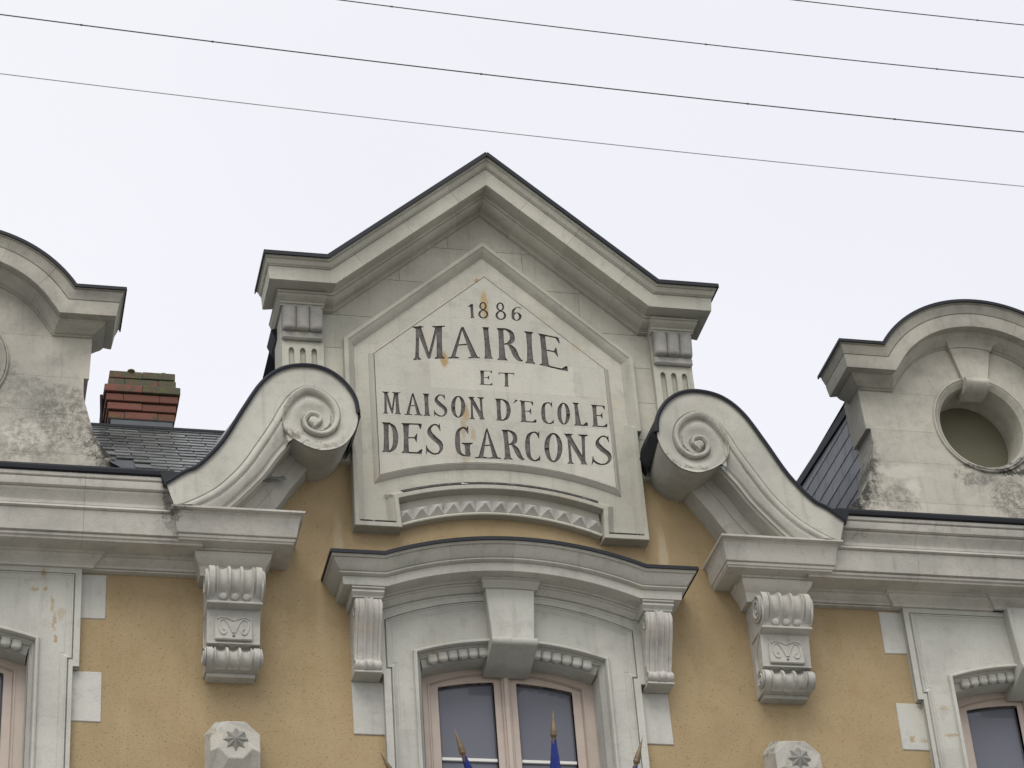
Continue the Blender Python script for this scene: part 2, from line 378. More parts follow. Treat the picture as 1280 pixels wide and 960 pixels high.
def notch(prof, us, w=.006, dep=.011):
    """cut narrow quirks into a moulding profile at the given distances along it"""
    prof = list(prof)
    for u in us:
        best = None
        for i in range(len(prof)-1):
            (a, da), (b, db) = prof[i], prof[i+1]
            if (a-u)*(b-u) <= 0 and a != b:
                d = da+(db-da)*(u-a)/(b-a)
                if best is None or d > best[1]: best = (i, d)
        if best is None: continue
        i, d = best; sg = 1 if prof[i+1][0] > prof[i][0] else -1
        lo_, hi_ = u-sg*w/2, u+sg*w/2
        keep = [q for q in prof[:i+1] if (q[0]-lo_)*sg <= 0 or q[1] < d-.05]; keep2 = [q for q in prof[i+1:] if (q[0]-hi_)*sg >= 0 or q[1] < d-.05]
        dl = keep[-1][1] if keep else d; dr = keep2[0][1] if keep2 else d
        prof = keep+[(lo_, d if abs(dl-d) > .03 else (dl+d)/2), (u, d-dep), (hi_, d if abs(dr-d) > .03 else (dr+d)/2)]+keep2
    return prof
def offset(poly, e):
    """polygon grown by e (shrunk for negative e)"""
    if sum(poly[i-1][0]*poly[i][1]-poly[i][0]*poly[i-1][1] for i in range(len(poly))) < 0: poly = poly[::-1]
    return [(p[0]-n[0]*e, p[1]-n[1]*e) for p, n in zip(poly, mitres(poly, True))]
def lathe(mb, c, axis, prof, n=20):
    """prof = [(t along axis, radius)]"""
    ax = Vector(axis).normalized(); u = ax.orthogonal().normalized(); w = ax.cross(u); c = Vector(c)
    rows = [[c+ax*t+(u*math.cos(2*math.pi*i/n)+w*math.sin(2*math.pi*i/n))*r for i in range(n)] for t, r in prof]
    return mb.grid(rows, closed=True)
def tube(mb, pts, r, n=8):
    pts = [Vector(p) for p in pts]; rows = []
    for i, p in enumerate(pts):
        t = (pts[min(i+1, len(pts)-1)]-pts[max(i-1, 0)]).normalized()
        u = t.cross(Vector((0, 1, .001))).normalized(); w = t.cross(u); rr = r[i] if isinstance(r, (list, tuple)) else r
        rows.append([p+(u*math.cos(2*math.pi*k/n)+w*math.sin(2*math.pi*k/n))*rr for k in range(n)])
    return mb.grid(rows, closed=True)
def ellipsoid(mb, c, rx, ry, rz, n=10, m=6):
    rows = [[(c[0]+rx*math.cos(2*math.pi*j/n)*math.sin(math.pi*i/m), c[1]+ry*math.sin(2*math.pi*j/n)*math.sin(math.pi*i/m), c[2]+rz*math.cos(math.pi*i/m)) for j in range(n)] for i in range(m+1)]
    return mb.grid(rows, closed=True)
def tag(o, label=None, cat=None, group=None, kind=None):
    for k, v in (('label', label), ('category', cat), ('group', group), ('kind', kind)):
        if v: o[k] = v
    return o
def empty(name, loc):
    o = bpy.data.objects.new(name, None); col.objects.link(o); o.location = loc; o.empty_display_size = .3; return o

# ------------------------------------------------------------ the ground
g = MB(); g.add([(-300, -300, BASE_Z-.01), (300, -300, BASE_Z-.01), (300, 300, BASE_Z-.01), (-300, 300, BASE_Z-.01)], [(0, 1, 2, 3)])
tag(g.build('ground', M['paving']), kind='structure')
g = MB(); g.box(-60, 60, BASE_Z-.2, BASE_Z+.0, 3.0, 11.0); tag(g.build('road', M['asphalt']), kind='structure')
g = MB(); g.box(-60, 60, BASE_Z-.2, BASE_Z+.13, .02, 3.0); tag(g.build('pavement', M['paving'], bevel=.01), kind='structure')

# ------------------------------------------------------------ the town hall
HALL = empty('town_hall', (0, 0, BASE_Z))
tag(HALL, 'ochre town hall with white limestone gable, scrolls, dormers and slate roof', 'town hall')
CX = 3.72                                            # centre of the side bays
def opening_poly(cx, hw, zs, zm, zb, n=24):
    """arched opening outline: spring height zs at the jambs, crown height zm"""
    return [(cx-hw, zb)]+arc3((cx-hw, zs), (cx, zm), (cx+hw, zs), n)+[(cx+hw, zb)]
WB = -3.6                                            # window foot, below the picture
holes = [opening_poly(c, .66, -1.14-o, -1.035-o, WB) for c, o in ((0, 0), (-CX, .02), (CX, .02))]
wall_out = [(-7, BASE_Z), (7, BASE_Z), (7, -.30), (1.9, -.30), (1.62, 0.02), (1.45, .35), (1.44, .70), (-1.44, .70), (-1.45, .35), (-1.62, .02), (-1.9, -.30), (-7, -.30)]
v, t = tri_region([wall_out], holes)
MB().slab(v, t, -.35, 0).build('rendered_wall', M['ochre'], HALL)
b = MB(); b.box(-7, -6.7, BASE_Z, -.3, -8, -.35); b.box(6.7, 7, BASE_Z, -.3, -8, -.35); b.box(-7, 7, BASE_Z, -.3, -8.3, -8)
b.build('side_and_rear_wall', M['ochre'], HALL)

# --- main cornice: straight runs left and right, and the stepped blocks that carry the scrolls
def main_cornice(s):
    prof = [(-.155, -.05), (-.155, .445), (-.165, .452), (-.183, .448), (-.188, .438), (-.205, .437), (-.240, .425), (-.245, .405), (-.262, .398),
            (-.285, .372), (-.315, .355), (-.340, .352), (-.345, .362), (-.360, .366), (-.366, .388), (-.378, .392), (-.388, .376), (-.41, .366), (-.525, .335),
            (-.530, .318), (-.548, .316), (-.553, .300), (-.566, .297), (-.560, .13), (-.575, .125), (-.577, .105), (-.592, .10), (-.612, .062), (-.628, .048), (-.640, .046), (-.640, -.02)]
    prof = notch(prof, (-.190, -.246, -.343, -.366, -.386, -.529, -.575, -.628), .007, .014)[::-1]
    sweep_stones([(2.06, 0), (7, 0)], prof, (.16, .32, .53, .73, .9) if s > 0 else (.155, .35, .54, .75, .9), 'cornice_stone', M['stone_cornice'], HALL, smooth=30, mirror=(s < 0))
    # bed moulding between the console block and the side window, and the pieces standing forward over the windows
    p2 = [(-.640, 0), (-.640, .046), (-.628, .048), (-.612, .062), (-.592, .10), (-.577, .105), (-.575, .125), (-.560, .13), (-.560, 0)]
    sweep([(1.98, 0), (2.075, 0)], [(u+.004 if u < -.6 else u, d-.002 if d > .01 else d) for u, d in p2]).build('bed_moulding', M['stone_cornice'], HALL, smooth=30, mirror=(s < 0))
    for xa, xb, k in ((2.80, 4.64, .8), (3.56, 3.88, .8)):
        e = .03 if k == .8 and xa < 3 else .055
        p3 = [(-.642, 0), (-.642, .05+e), (-.628, .052+e), (-.612, .068+e), (-.592, .106+e), (-.577, .112+e), (-.575, .13+e), (-.557, .135+e), (-.557, 0)]
        sweep([(xa, 0), (xb, 0)], p3, ends=((k, .02), (k, .02))).build('bed_moulding', M['stone_cornice'], HALL, smooth=30, mirror=(s < 0))
    # gutter of dark zinc
    gp = [(-.158, -.05), (-.158, .455), (-.152, .468), (-.128, .472), (-.112, .466), (-.108, .45), (-.120, .44), (-.126, -.05)]
    sweep([(2.262, 0), (7, 0)], gp[::-1]).build('gutter', M['zinc'], HALL, smooth=30, mirror=(s < 0))
    # stepped block
    bp = [(-.365, -.02), (-.363, .462), (-.366, .466), (-.378, .464), (-.384, .440), (-.395, .415), (-.42, .402), (-.505, .378), (-.515, .374),
          (-.518, .358), (-.535, .356), (-.538, .345), (-.548, .342), (-.543, .12), (-.56, .115), (-.60, .06), (-.615, .0)]
    bp = notch(bp, (-.384, -.516, -.552), .007, .012)
    sweep([(1.645, 0), (2.045, 0)], bp[::-1], ends=((.5, .0), (.5, .3))).build('cornice_block', M['stone_cornice'], HALL, smooth=30, mirror=(s < 0))
    # moulded block over the console
    cp = [(-.540, 0), (-.540, .245), (-.552, .248), (-.562, .240), (-.575, .238), (-.600, .225), (-.640, .165), (-.672, .15), (-.700, .147), (-.700, 0)]
    cp = notch(cp, (-.564,), .007, .012)
    sweep([(1.72, 0), (1.985, 0)], cp[::-1], ends=((.5, .0), (.5, .0))).build('console_block', M['stone_cornice'], HALL, smooth=30, mirror=(s < 0))
for s in (-1, 1): main_cornice(s)

# --- large consoles under the cornice blocks
def spiral(mb, x, y0, z0, r0, turns, rad, sgn=1, start=math.pi/2, n=44):
    pts = []
    for i in range(n+1):
        t = i/n; a = start-sgn*turns*2*math.pi*t; r = r0*(1-t)**.9+.006*t
        pts.append((x, y0-r*math.cos(a), z0+r*math.sin(a)))
    # flat spiral in the y-z plane: sweep a small ring
    rows = []
    for i, p in enumerate(pts):
        p = Vector(p); tdir = (Vector(pts[min(i+1, n)])-Vector(pts[max(i-1, 0)])).normalized(); u = Vector((1, 0, 0)); w = tdir.cross(u)
        rr = rad*(1-.45*i/n)
        rows.append([p+(u*math.cos(2*math.pi*k/7)+w*math.sin(2*math.pi*k/7))*rr for k in range(7)])
    return mb.grid(rows, closed=True)
def console(s):
    x0, x1 = 1.682, 2.022; W = x1-x0
    prof = crom([(-.700, .26), (-.715, .315), (-.75, .350), (-.80, .362), (-.85, .352), (-.895, .318), (-.925, .285)], 4)+[(-.932, .278), (-.956, .272)]
    lo = crom([(-1.218, .165), (-1.238, .190), (-1.272, .218), (-1.312, .220), (-1.345, .195), (-1.366, .145)], 5)
    body = [(-.985, .225), (-1.215, .195)]
    full = prof+[(-.957, .292), (-.975, .290), (-.985, .262), (-.986, .225)]+[(-1.208, .192), (-1.210, .205), (-1.217, .205)]+lo
    NX = 72; rows = []
    for i in range(NX+1):
        u = i/NX; x = x0+W*u
        # flutes: plain ribs at both edges, three hollows between
        f = 0
        if .15 < u < .85:
            q = ((u-.15)/.70*3) % 1; f = math.sin(math.pi*q)**.55 if q > 0 else 0
            if q < .1 or q > .9: f = 0
        elif .115 < u <= .15 or .85 <= u < .885: f = .35
        row = []
        for j, (z, d) in enumerate(full):
            dd = d
            if j < len(prof)-2:
                e = min(1, (j+.3)/3)*min(1, (len(prof)-3-j)/4); dd = d-.044*f*max(e, 0)
            elif j >= len(full)-len(lo):
                k = j-(len(full)-len(lo)); e = min(1, (k+2.5)/5)*min(1, (len(lo)-k)/4); dd = d-.038*f*e
            row.append(P3(x, z, dd))
        rows.append([P3(x, -.700, 0)]+row+[P3(x, -1.366, 0)])
    mb = MB(); mb.grid(rows)
    n = len(rows[0]); T = len(mb.v); mb.f.append(tuple(range(n))); mb.f.append(tuple(range(T-n, T))[::-1])
    root = mb.build('console', M['stone_carved'], HALL, smooth=38, mirror=(s < 0))
    MB().box(x0+.018, x1-.012, -1.392, -1.364, -.01, .085).build('plinth', M['stone_mould'], root, bevel=.004, mirror=(s < 0))
    # panel with incised double scroll ornament and a dark disc painting the shade of a bolt hole
    pz0, pz1, px0, px1 = -1.196, -1.020, x0+.050, x1-.050
    vs = []; d0, d1 = .20, .228
    MB().box(px0, px1, pz0, pz1, .17, .222).build('panel', M['stone_carved'], root, bevel=.006, mirror=(s < 0))
    mid = (px0+px1)/2
    orn = MB()
    for q in (-1, 1):
        pts = crom([(mid+q*.006, -1.150), (mid+q*.026, -1.100), (mid+q*.056, -1.056), (mid+q*.086, -1.062), (mid+q*.095, -1.100), (mid+q*.082, -1.150), (mid+q*.058, -1.158), (mid+q*.052, -1.134), (mid+q*.066, -1.120)], 5)
        tube(orn, [P3(x, z, .224) for x, z in pts], .0062, 6)
        pts = crom([(mid, -1.062), (mid+q*.04, -1.046), (mid+q*.080, -1.040), (mid+q*.104, -1.054)], 4)
        tube(orn, [P3(x, z, .224) for x, z in pts], .0052, 6)
    orn.build('carved_ornament', M['stone_carved'], root, smooth=60, mirror=(s < 0))
    h = MB(); lathe(h, P3(mid, -1.172, .2215), (0, -1, 0), [(0, .0095), (.0016, .0095), (.0016, .0001)], 12); h.build('hole_shade_disc', M['letter'], root, mirror=(s < 0))
    for i in range(3):
        e = MB(); lathe(e, P3(x0+W*(.28+.22*i), -.921, .268), (0, -1, -.25), [(0, .026), (.020, .026), (.027, .022), (.030, .014), (.031, .0005)], 20)
        e.build('bead', M['stone_carved'], root, smooth=80, mirror=(s < 0))
    for x in (x0-.003, x1+.003):
        v_ = MB(); xq = x+(-.012 if x < 1.8 else .012); spiral(v_, xq, -.255, -.815, .086, 2.1, .009); spiral(v_, xq, -.152, -1.290, .052, 1.8, .009, -1)
        pts = crom([(x, -.340, -.78), (x, -.335, -.90), (x, -.20, -1.0), (x, -.10, -1.10), (x, -.085, -1.2), (x, -.095, -1.29)], 6)
        tube(v_, pts, .007, 6)
        for cy_, cz_, cr_ in ((-.255, -.815, .094), (-.152, -1.290, .060)):
            lathe(v_, (x-(.010 if x < 1.8 else -.0), cy_, cz_), (1, 0, 0), [(-.0, .0005), (.0, cr_), (.010, cr_), (.010, .0005)], 28)
        ellipsoid(v_, (x, -.255, -.815), .012, .020, .020); ellipsoid(v_, (x, -.150, -1.275), .011, .018, .018)
        v_.build('side_volute', M['stone_carved'], root, smooth=60, mirror=(s < 0))
    # lip round the die under the beads
    MB().box(x0-.008, x1+.008, -.976, -.958, 0.05, .297).build('lip', M['stone_carved'], root, bevel=.004, mirror=(s < 0))
    return root
for s in (-1, 1): console(s)

# --- octagonal wall bosses with a carved star
def boss(s):
    cx = 1.842; zt = -1.905
    top = [(-.055, .145), (.055, .145), (.155, .065), (.155, -.055), (.105, -.040), (.045, -.105), (-.045, -.105), (-.105, -.040), (-.155, -.055), (-.155, .065)]
    front = [P3(cx+x, zt+z, .20 if abs(x) < .12 else .185) for x, z in top]
    back = [(-.105, .235), (.105, .235), (.172, .14), (.172, -.05), (.172, -.30), (.06, -.30), (-.06, -.30), (-.172, -.30), (-.172, -.05), (-.172, .14)]
    bk = [P3(cx+x, zt+z, .0 if z > -.2 else .03) for x, z in back]
    mb = MB(); mb.add(front+bk, [tuple(range(9, -1, -1))]+[(i, (i+1) % 10, (i+1) % 10+10, i+10) for i in range(10)])
    r = mb.build('wall_boss', M['stone_boss'], HALL, bevel=.004, mirror=(s < 0))
    st = MB(); n = 8; rim = []; 
    c0 = P3(cx, zt+.02, .226)
    for i in range(32):
        a = math.pi*2*i/32+math.pi/2; k = i % 4; rr = (.078, .074, .071, .074)[k]
        rim.append(P3(cx+rr*math.cos(a), zt+.02+rr*math.sin(a), (.203, .195, .191, .195)[k]))
    st.add([c0]+rim, [(0, 1+i, 1+(i+1) % 32) for i in range(32)])
    st.build('carved_star', M['stone_star'], r, mirror=(s < 0))
M['stone_boss'] = stone('boss_stone', base=(.47, .455, .40), patch=.4, black=[(-1.80, -1.69, .14, .05, 1), (1.80, -1.68, .14, .05, 1), (-1.97, -1.80, .04, .04, .6), (1.70, -1.76, .04, .06, .7), (-1.72, -1.74, .05, .05, .6), (1.93, -1.74, .05, .05, .6)])
M['stone_star'] = stone('star_stone', base=(.19, .185, .165), patch=.4)
for s in (-1, 1): boss(s)
LETTERS=[
('1', (-0.137,1.670),(-0.089,1.678),(-0.093,1.555),(-0.133,1.552) ),
('8', (-0.054,1.699),(0.012,1.705),(0.012,1.560),(-0.066,1.553) ),
('8', (0.071,1.706),(0.142,1.712),(0.143,1.558),(0.061,1.551) ),
('6', (0.187,1.678),(0.262,1.684),(0.255,1.560),(0.179,1.554) ),
('M', (-0.547,1.443),(-0.309,1.470),(-0.326,1.185),(-0.557,1.154) ),
('A', (-0.280,1.461),(-0.094,1.475),(-0.072,1.208),(-0.310,1.187) ),
('I', (-0.041,1.481),(0.009,1.483),(0.021,1.209),(-0.045,1.208) ),
('R', (0.062,1.481),(0.207,1.488),(0.240,1.208),(0.046,1.202) ),
('I', (0.266,1.470),(0.333,1.468),(0.329,1.190),(0.254,1.193) ),
('E', (0.365,1.462),(0.522,1.436),(0.571,1.143),(0.354,1.184) ),
('E', (-0.086,1.102),(0.010,1.107),(0.002,0.983),(-0.091,0.981) ),
('T', (0.053,1.096),(0.167,1.101),(0.159,0.981),(0.049,0.977) ),
('M', (-0.789,0.871),(-0.660,0.872),(-0.661,0.690),(-0.790,0.688) ),
('A', (-0.622,0.869),(-0.526,0.874),(-0.511,0.692),(-0.645,0.688) ),
('I', (-0.504,0.876),(-0.455,0.877),(-0.457,0.692),(-0.504,0.690) ),
('S', (-0.423,0.875),(-0.341,0.881),(-0.334,0.694),(-0.431,0.690) ),
('O', (-0.302,0.872),(-0.199,0.879),(-0.210,0.695),(-0.311,0.688) ),
('N', (-0.180,0.873),(-0.062,0.876),(-0.062,0.690),(-0.188,0.687) ),
('D', (0.009,0.873),(0.123,0.877),(0.114,0.688),(0.008,0.689) ),
("'", (0.144,0.874),(0.177,0.874),(0.170,0.845),(0.141,0.845) ),
('E', (0.187,0.872),(0.290,0.866),(0.302,0.691),(0.180,0.689) ),
('C', (0.343,0.866),(0.425,0.872),(0.426,0.688),(0.334,0.683) ),
('O', (0.461,0.873),(0.554,0.877),(0.544,0.691),(0.450,0.687) ),
('L', (0.577,0.881),(0.636,0.881),(0.677,0.689),(0.564,0.687) ),
('E', (0.705,0.874),(0.812,0.871),(0.815,0.690),(0.698,0.687) ),
('D', (-0.804,0.616),(-0.692,0.619),(-0.696,0.375),(-0.814,0.373) ),
('E', (-0.669,0.619),(-0.517,0.626),(-0.529,0.376),(-0.677,0.374) ),
('S', (-0.488,0.624),(-0.387,0.635),(-0.378,0.378),(-0.504,0.374) ),
('G', (-0.290,0.613),(-0.181,0.625),(-0.176,0.378),(-0.300,0.374) ),
('A', (-0.107,0.617),(-0.018,0.620),(0.029,0.373),(-0.165,0.367) ),
('R', (0.040,0.615),(0.161,0.619),(0.194,0.379),(0.037,0.370) ),
('C', (0.207,0.609),(0.315,0.619),(0.305,0.370),(0.196,0.368) ),
('O', (0.347,0.611),(0.480,0.619),(0.461,0.374),(0.332,0.368) ),
('N', (0.487,0.615),(0.668,0.617),(0.650,0.369),(0.486,0.366) ),
('S', (0.717,0.614),(0.821,0.624),(0.822,0.376),(0.668,0.366) ),
]
# ------------------------------------------------------------ windows
def arch_path(cx, hw, zs, zm, zb, n=28):
    return [(cx+hw, zb), (cx+hw, zs)]+arc3((cx+hw, zs), (cx, zm), (cx-hw, zs), n)[1:]+[(cx-hw, zb)]
def window(cx, o, central):
    H = HALL
    bead = opening_poly(cx, .655, -1.135-o, -1.025-o, WB)
    # stone surround around the opening
    if central:
        zt = -.62
        out = [(cx-.862, WB), (cx+.862, WB), (cx+.862, -1.315), (cx+.905, -1.315), (cx+.905, -.70)]+arc3((cx+.905, -.70), (cx, -.60), (cx-.905, -.70), 20)[1:]+[(cx-.905, -1.315), (cx-.862, -1.315)]
    else:
        out = [(cx-.872, WB), (cx+.872, WB), (cx+.872, -1.345), (cx+.912, -1.345), (cx+.912, -.634), (cx-.912, -.634), (cx-.912, -1.345), (cx-.872, -1.345)]
    D = .045
    # ashlar stones of the surround: jamb stones, lintel stones left and right
    cells = []
    zj = [-.5, -1.36-o, -1.70, -2.05, -2.42, -2.78, -3.2, WB-.1]
    for a, bz in zip(zj[1:-1], zj[2:]):
        for q in (-1, 1): cells.append([(cx+q*.3, a), (cx+q*1.2, a), (cx+q*1.2, bz), (cx+q*.3, bz)])
    for q in (-1, 1):
        cells.append([(cx+q*.58, -.4), (cx+q*1.2, -.4), (cx+q*1.2, zj[1]), (cx+q*.60, zj[1])])
        cells.append([(cx, -.4), (cx+q*.58, -.4), (cx+q*.60, zj[1]), (cx, zj[1])])
    for c in cells:
        c2 = inset(c, .0018)
        v, t = tri_region([out, c2], [bead])
        if t: MB().slab(v, t, -.02, D).build('surround_stone', M['stone_mould'], H)
    MB().slab(*tri_region([offset(out, -.004)], [offset(bead, .003)]), -.03, D-.0008).build('mortar_joint', M['mortar'], H)
    # raised outer border with its small moulding, following the head and the ears
    if central:
        path = [(cx+.835, WB), (cx+.835, -1.27), (cx+.862, -1.27), (cx+.862, -.93)]+arc3((cx+.84, -.915), (cx, -.70), (cx-.84, -.915), 30)+[(cx-.862, -.93), (cx-.862, -1.27), (cx-.835, -1.27), (cx-.835, WB)]
        path = [(cx+.815, WB), (cx+.815, -1.275), (cx+.845, -1.275), (cx+.845, -.915)]+arc3((cx+.845, -.915), (cx, -.735), (cx-.845, -.915), 30)[1:]+[(cx-.845, -1.275), (cx-.815, -1.275), (cx-.815, WB)]
    else:
        path = [(cx+.845, WB), (cx+.845, -1.30), (cx+.872, -1.30), (cx+.872, -.678), (cx-.872, -.678), (cx-.872, -1.30), (cx-.845, -1.30), (cx-.845, WB)]
    # left normal of this path points to the opening
    sweep(path, [(.0015, D-.01), (.0015, D+.010), (.004, D+.003), (.008, D+.012), (.010, D+.022), (.016, D+.022), (.020, D+.014), (.046, D-.002), (.049, D-.014), (.053, D+.002), (.055, D-.01)]).build('border_moulding', M['stone_mould'], H, smooth=25)
    rim = [(cx-q, z) for q, z in ()]
    v, t = tri_region([out], [path[::-1] if False else [(p[0], p[1]) for p in path]])
    MB().slab(v, t, D-.005, D+.016).build('border', M['stone_mould'], H)
    # bead, cavetto and reveal
    ap = arch_path(cx, .655, -1.135-o, -1.025-o, WB)
    sweep(ap, [(-.010, D-.02), (-.010, D+.004), (-.006, D+.004), (-.004, D+.022), (.006, D+.030), (.016, D+.030), (.020, D+.022), (.022, D-.012), (.030, D-.006), (.040, .010), (.052, -.012), (.056, -.030), (.058, -.020), (.060, -.040), (.062, -.19)]).build('reveal', M['stone_mould'], H, smooth=28)
    # egg carving round the arch head
    A = arc3((cx-.60, -1.170-o), (cx, -1.075-o), (cx+.60, -1.170-o), 400)
    sweep([(p[0], p[1]) for p in A[::10]][::-1], [(-.03, -.02), (-.03, .012), (-.006, .012), (-.002, -.008), (.012, -.012), (.046, -.030), (.052, -.045), (.052, -.17)]).build('egg_course', M['stone_mould'], H, smooth=30)
    first = None
    for x in [.180+.0690*i for i in range(6)]:
        for q in (-1, 1):
            xx = cx+q*x; zz = min(A, key=lambda p: abs(p[0]-xx))[1]; sl = (xx-cx)*-.26
            if first is None:
                e = MB(); n_, m_ = 12, 8; rows = []
                for i in range(m_+1):
                    t = i/m_; zt_ = .012-.066*t; rr = .0345*(math.sqrt(max(0, 1-((t-.62)/.38)**2)) if t > .62 else 1)
                    rows.append([(rr*math.copysign(abs(math.cos(math.pi*j/n_))**.7, math.cos(math.pi*j/n_)), -.030*(rr/.0345)*math.sin(math.pi*j/n_)**.6 if 0 < j < n_ else 0, zt_) for j in range(n_+1)])
                e.grid(rows); first = e.build('carved_egg', M['stone_mould'], H, smooth=80); eo = first
            else: eo = share(first)
            eo.location = Vector((xx, .004, zz))-H.location
            eo.rotation_euler = (0, -sl, 0)
    # keystone
    kt = -.665 if central else -.64
    kb = -1.055-o
    kx0, kx1 = .168, .142
    MB().prism([(cx-kx0, kt), (cx-kx1, kb), (cx+kx1, kb), (cx+kx0, kt)], -.02, .135).build('keystone', M['stone_mould'], H, bevel=.005)
    rows = []
    cp = crom([(kb-.002, .10), (kb-.006, .150), (kb-.012, .165), (kb-.030, .168), (kb-.050, .158), (kb-.062, .128), (kb-.092, .04), (kb-.125, -.06), (kb-.14, -.165)], 4)
    for x in (cx-kx1-.012, cx+kx1+.012): rows.append([P3(x, z, d) for z, d in cp]+[P3(x, kb+.004, -.165)])
    mb = MB(); mb.grid(rows, closed=True); n = len(rows[0]); mb.f.append(tuple(range(n))); mb.f.append(tuple(range(n, 2*n))[::-1])
    mb.build('keystone_cushion', M['stone_mould'], H, smooth=30, bevel=.003)
    # wooden window: fixed frame, two sashes, panes, glazing bars, astragal
    zsp, zcr, hw = -1.200-o, -1.108-o, .600
    outp = opening_poly(cx, hw+.02, zsp+.02, zcr+.02, WB); inp = opening_poly(cx, .518, zsp-.058, zcr-.050, WB-.05)
    v, t = tri_region([outp], [inp]); d0 = -.215
    fr = MB().slab(v, t, d0-.06, d0+.050).build('window', M['frame_paint'], H, bevel=.004)
    sweep(arch_path(cx, .518, zsp-.058, zcr-.050, WB), [(-.012, d0+.04), (-.012, d0+.058), (-.004, d0+.058), (.004, d0+.040), (.004, d0)]).build('frame_moulding', M['frame_paint'], fr, smooth=25)
    def topz(x): # arch of the glass
        return zcr-.108-(zcr-zsp)*((x-cx)/.60)**2
    for q in (-1, 1):
        xi, xo = .010, .516
        so_ = [(cx+q*xi, WB)]+[(cx+q*(xi+(xo-xi)*i/14), topz(cx+q*(xi+(xo-xi)*i/14))+.056) for i in range(15)]+[(cx+q*xo, WB)]
        gi, go = .078, .455
        hole = [(cx+q*gi, WB+.3)]+[(cx+q*(gi+(go-gi)*i/14), topz(cx+q*(gi+(go-gi)*i/14))) for i in range(15)]+[(cx+q*go, WB+.3)]
        v, t = tri_region([so_], [hole]); MB().slab(v, t, d0-.04, d0+.028).build('sash', M['frame_paint'], fr, bevel=.004)
        v, t = tri_region([hole], [])
        MB().slab([(x, z) for x, z in v], t, d0-.012, d0-.006).build('pane', M['glass'], fr)
        # glazing gasket line round the pane
        pth = hole if q < 0 else hole
        sweep(hole[::-1] if q > 0 else hole, [(0.0, d0+.026), (.0, d0-.004), (.010, d0-.003)] if True else [], mb=MB()).build('glazing_bead', M['gasket'], fr, smooth=30)
        for zb in (-1.775, -2.40, -3.0):
            MB().box(min(cx+q*gi, cx+q*go)+.001, max(cx+q*gi, cx+q*go)-.001, zb-.012, zb+.012, d0-.005, d0+.012).build('glazing_bar', M['white_bar'], fr, bevel=.004)
    ab = MB(); ab.box(cx-.030, cx+.030, WB, topz(cx)+.05, d0+.026, d0+.046); ab.box(cx-.016, cx+.016, WB, topz(cx)+.046, d0+.045, d0+.060)
    ab.build('meeting_stile', M['frame_paint'], fr, bevel=.004)
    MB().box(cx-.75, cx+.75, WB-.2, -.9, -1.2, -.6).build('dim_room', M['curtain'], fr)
    # quoin blocks alternating down each side
    zs_ = [(-.650, -.972), (-1.352, -1.700), (-2.08, -2.43), (-2.81, -3.16)] if not central else [(-1.352, -1.722), (-2.10, -2.47), (-2.85, -3.2)]
    xo = 1.072 if not central else 1.062
    for i, (za, zb) in enumerate(zs_):
        for q in (-1, 1):
            w = xo-.012*(i % 2) if not central else xo
            xa, xb = sorted((cx+q*.80, cx+q*w))
            j = [random.uniform(-.005, .005) for _ in range(4)]
            MB().prism([(xa, zb+j[0]), (xb, zb+j[1]), (xb+j[2], za), (xa+j[3], za)], -.01, .007 if not central else .009).build('quoin_block', M['stone_quoin'], H, bevel=.004)
def inset(poly, e):
    cx = sum(p[0] for p in poly)/len(poly); cz = sum(p[1] for p in poly)/len(poly)
    return [(x+(e if x < cx else -e), z+(e if z < cz else -e)) for x, z in poly]
M['stone_quoin'] = stone('quoin_stone', base=(.46, .462, .42), patch=.25,
    rust=[(2.74, -1.62, .02, .03, .8), (2.83, -1.63, .04, .02, .5), (3.02, -1.60, .06, .012, .7), (2.85, -1.38, .05, .012, .6)])
M['gasket'] = simple('grey_gasket', (.07, .075, .085), .6)
M['stone_mould2'] = M['stone_mould']
rs = [(-3.05, -.685, .02, .03, .9), (-3.03, -.79, .02, .02, .9), (-3.10, -.80, .03, .02, .7), (-2.99, -.90, .012, .07, .6), (-2.97, -1.02, .012, .08, .7), (-2.93, -.97, .03, .05, .4), (-2.96, -1.15, .015, .03, .9),
      (3.01, -1.60, .06, .015, .7), (2.99, -1.40, .04, .02, .5), (-.98, -.63, .03, .02, .6), (-.95, -.72, .02, .04, .5)]
M['stone_mould'] = stone('surround_stone', base=(.445, .448, .402), patch=.4, rust=rs)
window(0, 0, True); window(-CX, .02, False); window(CX, .02, False)
M['stone_mould'] = M['stone_mould2']

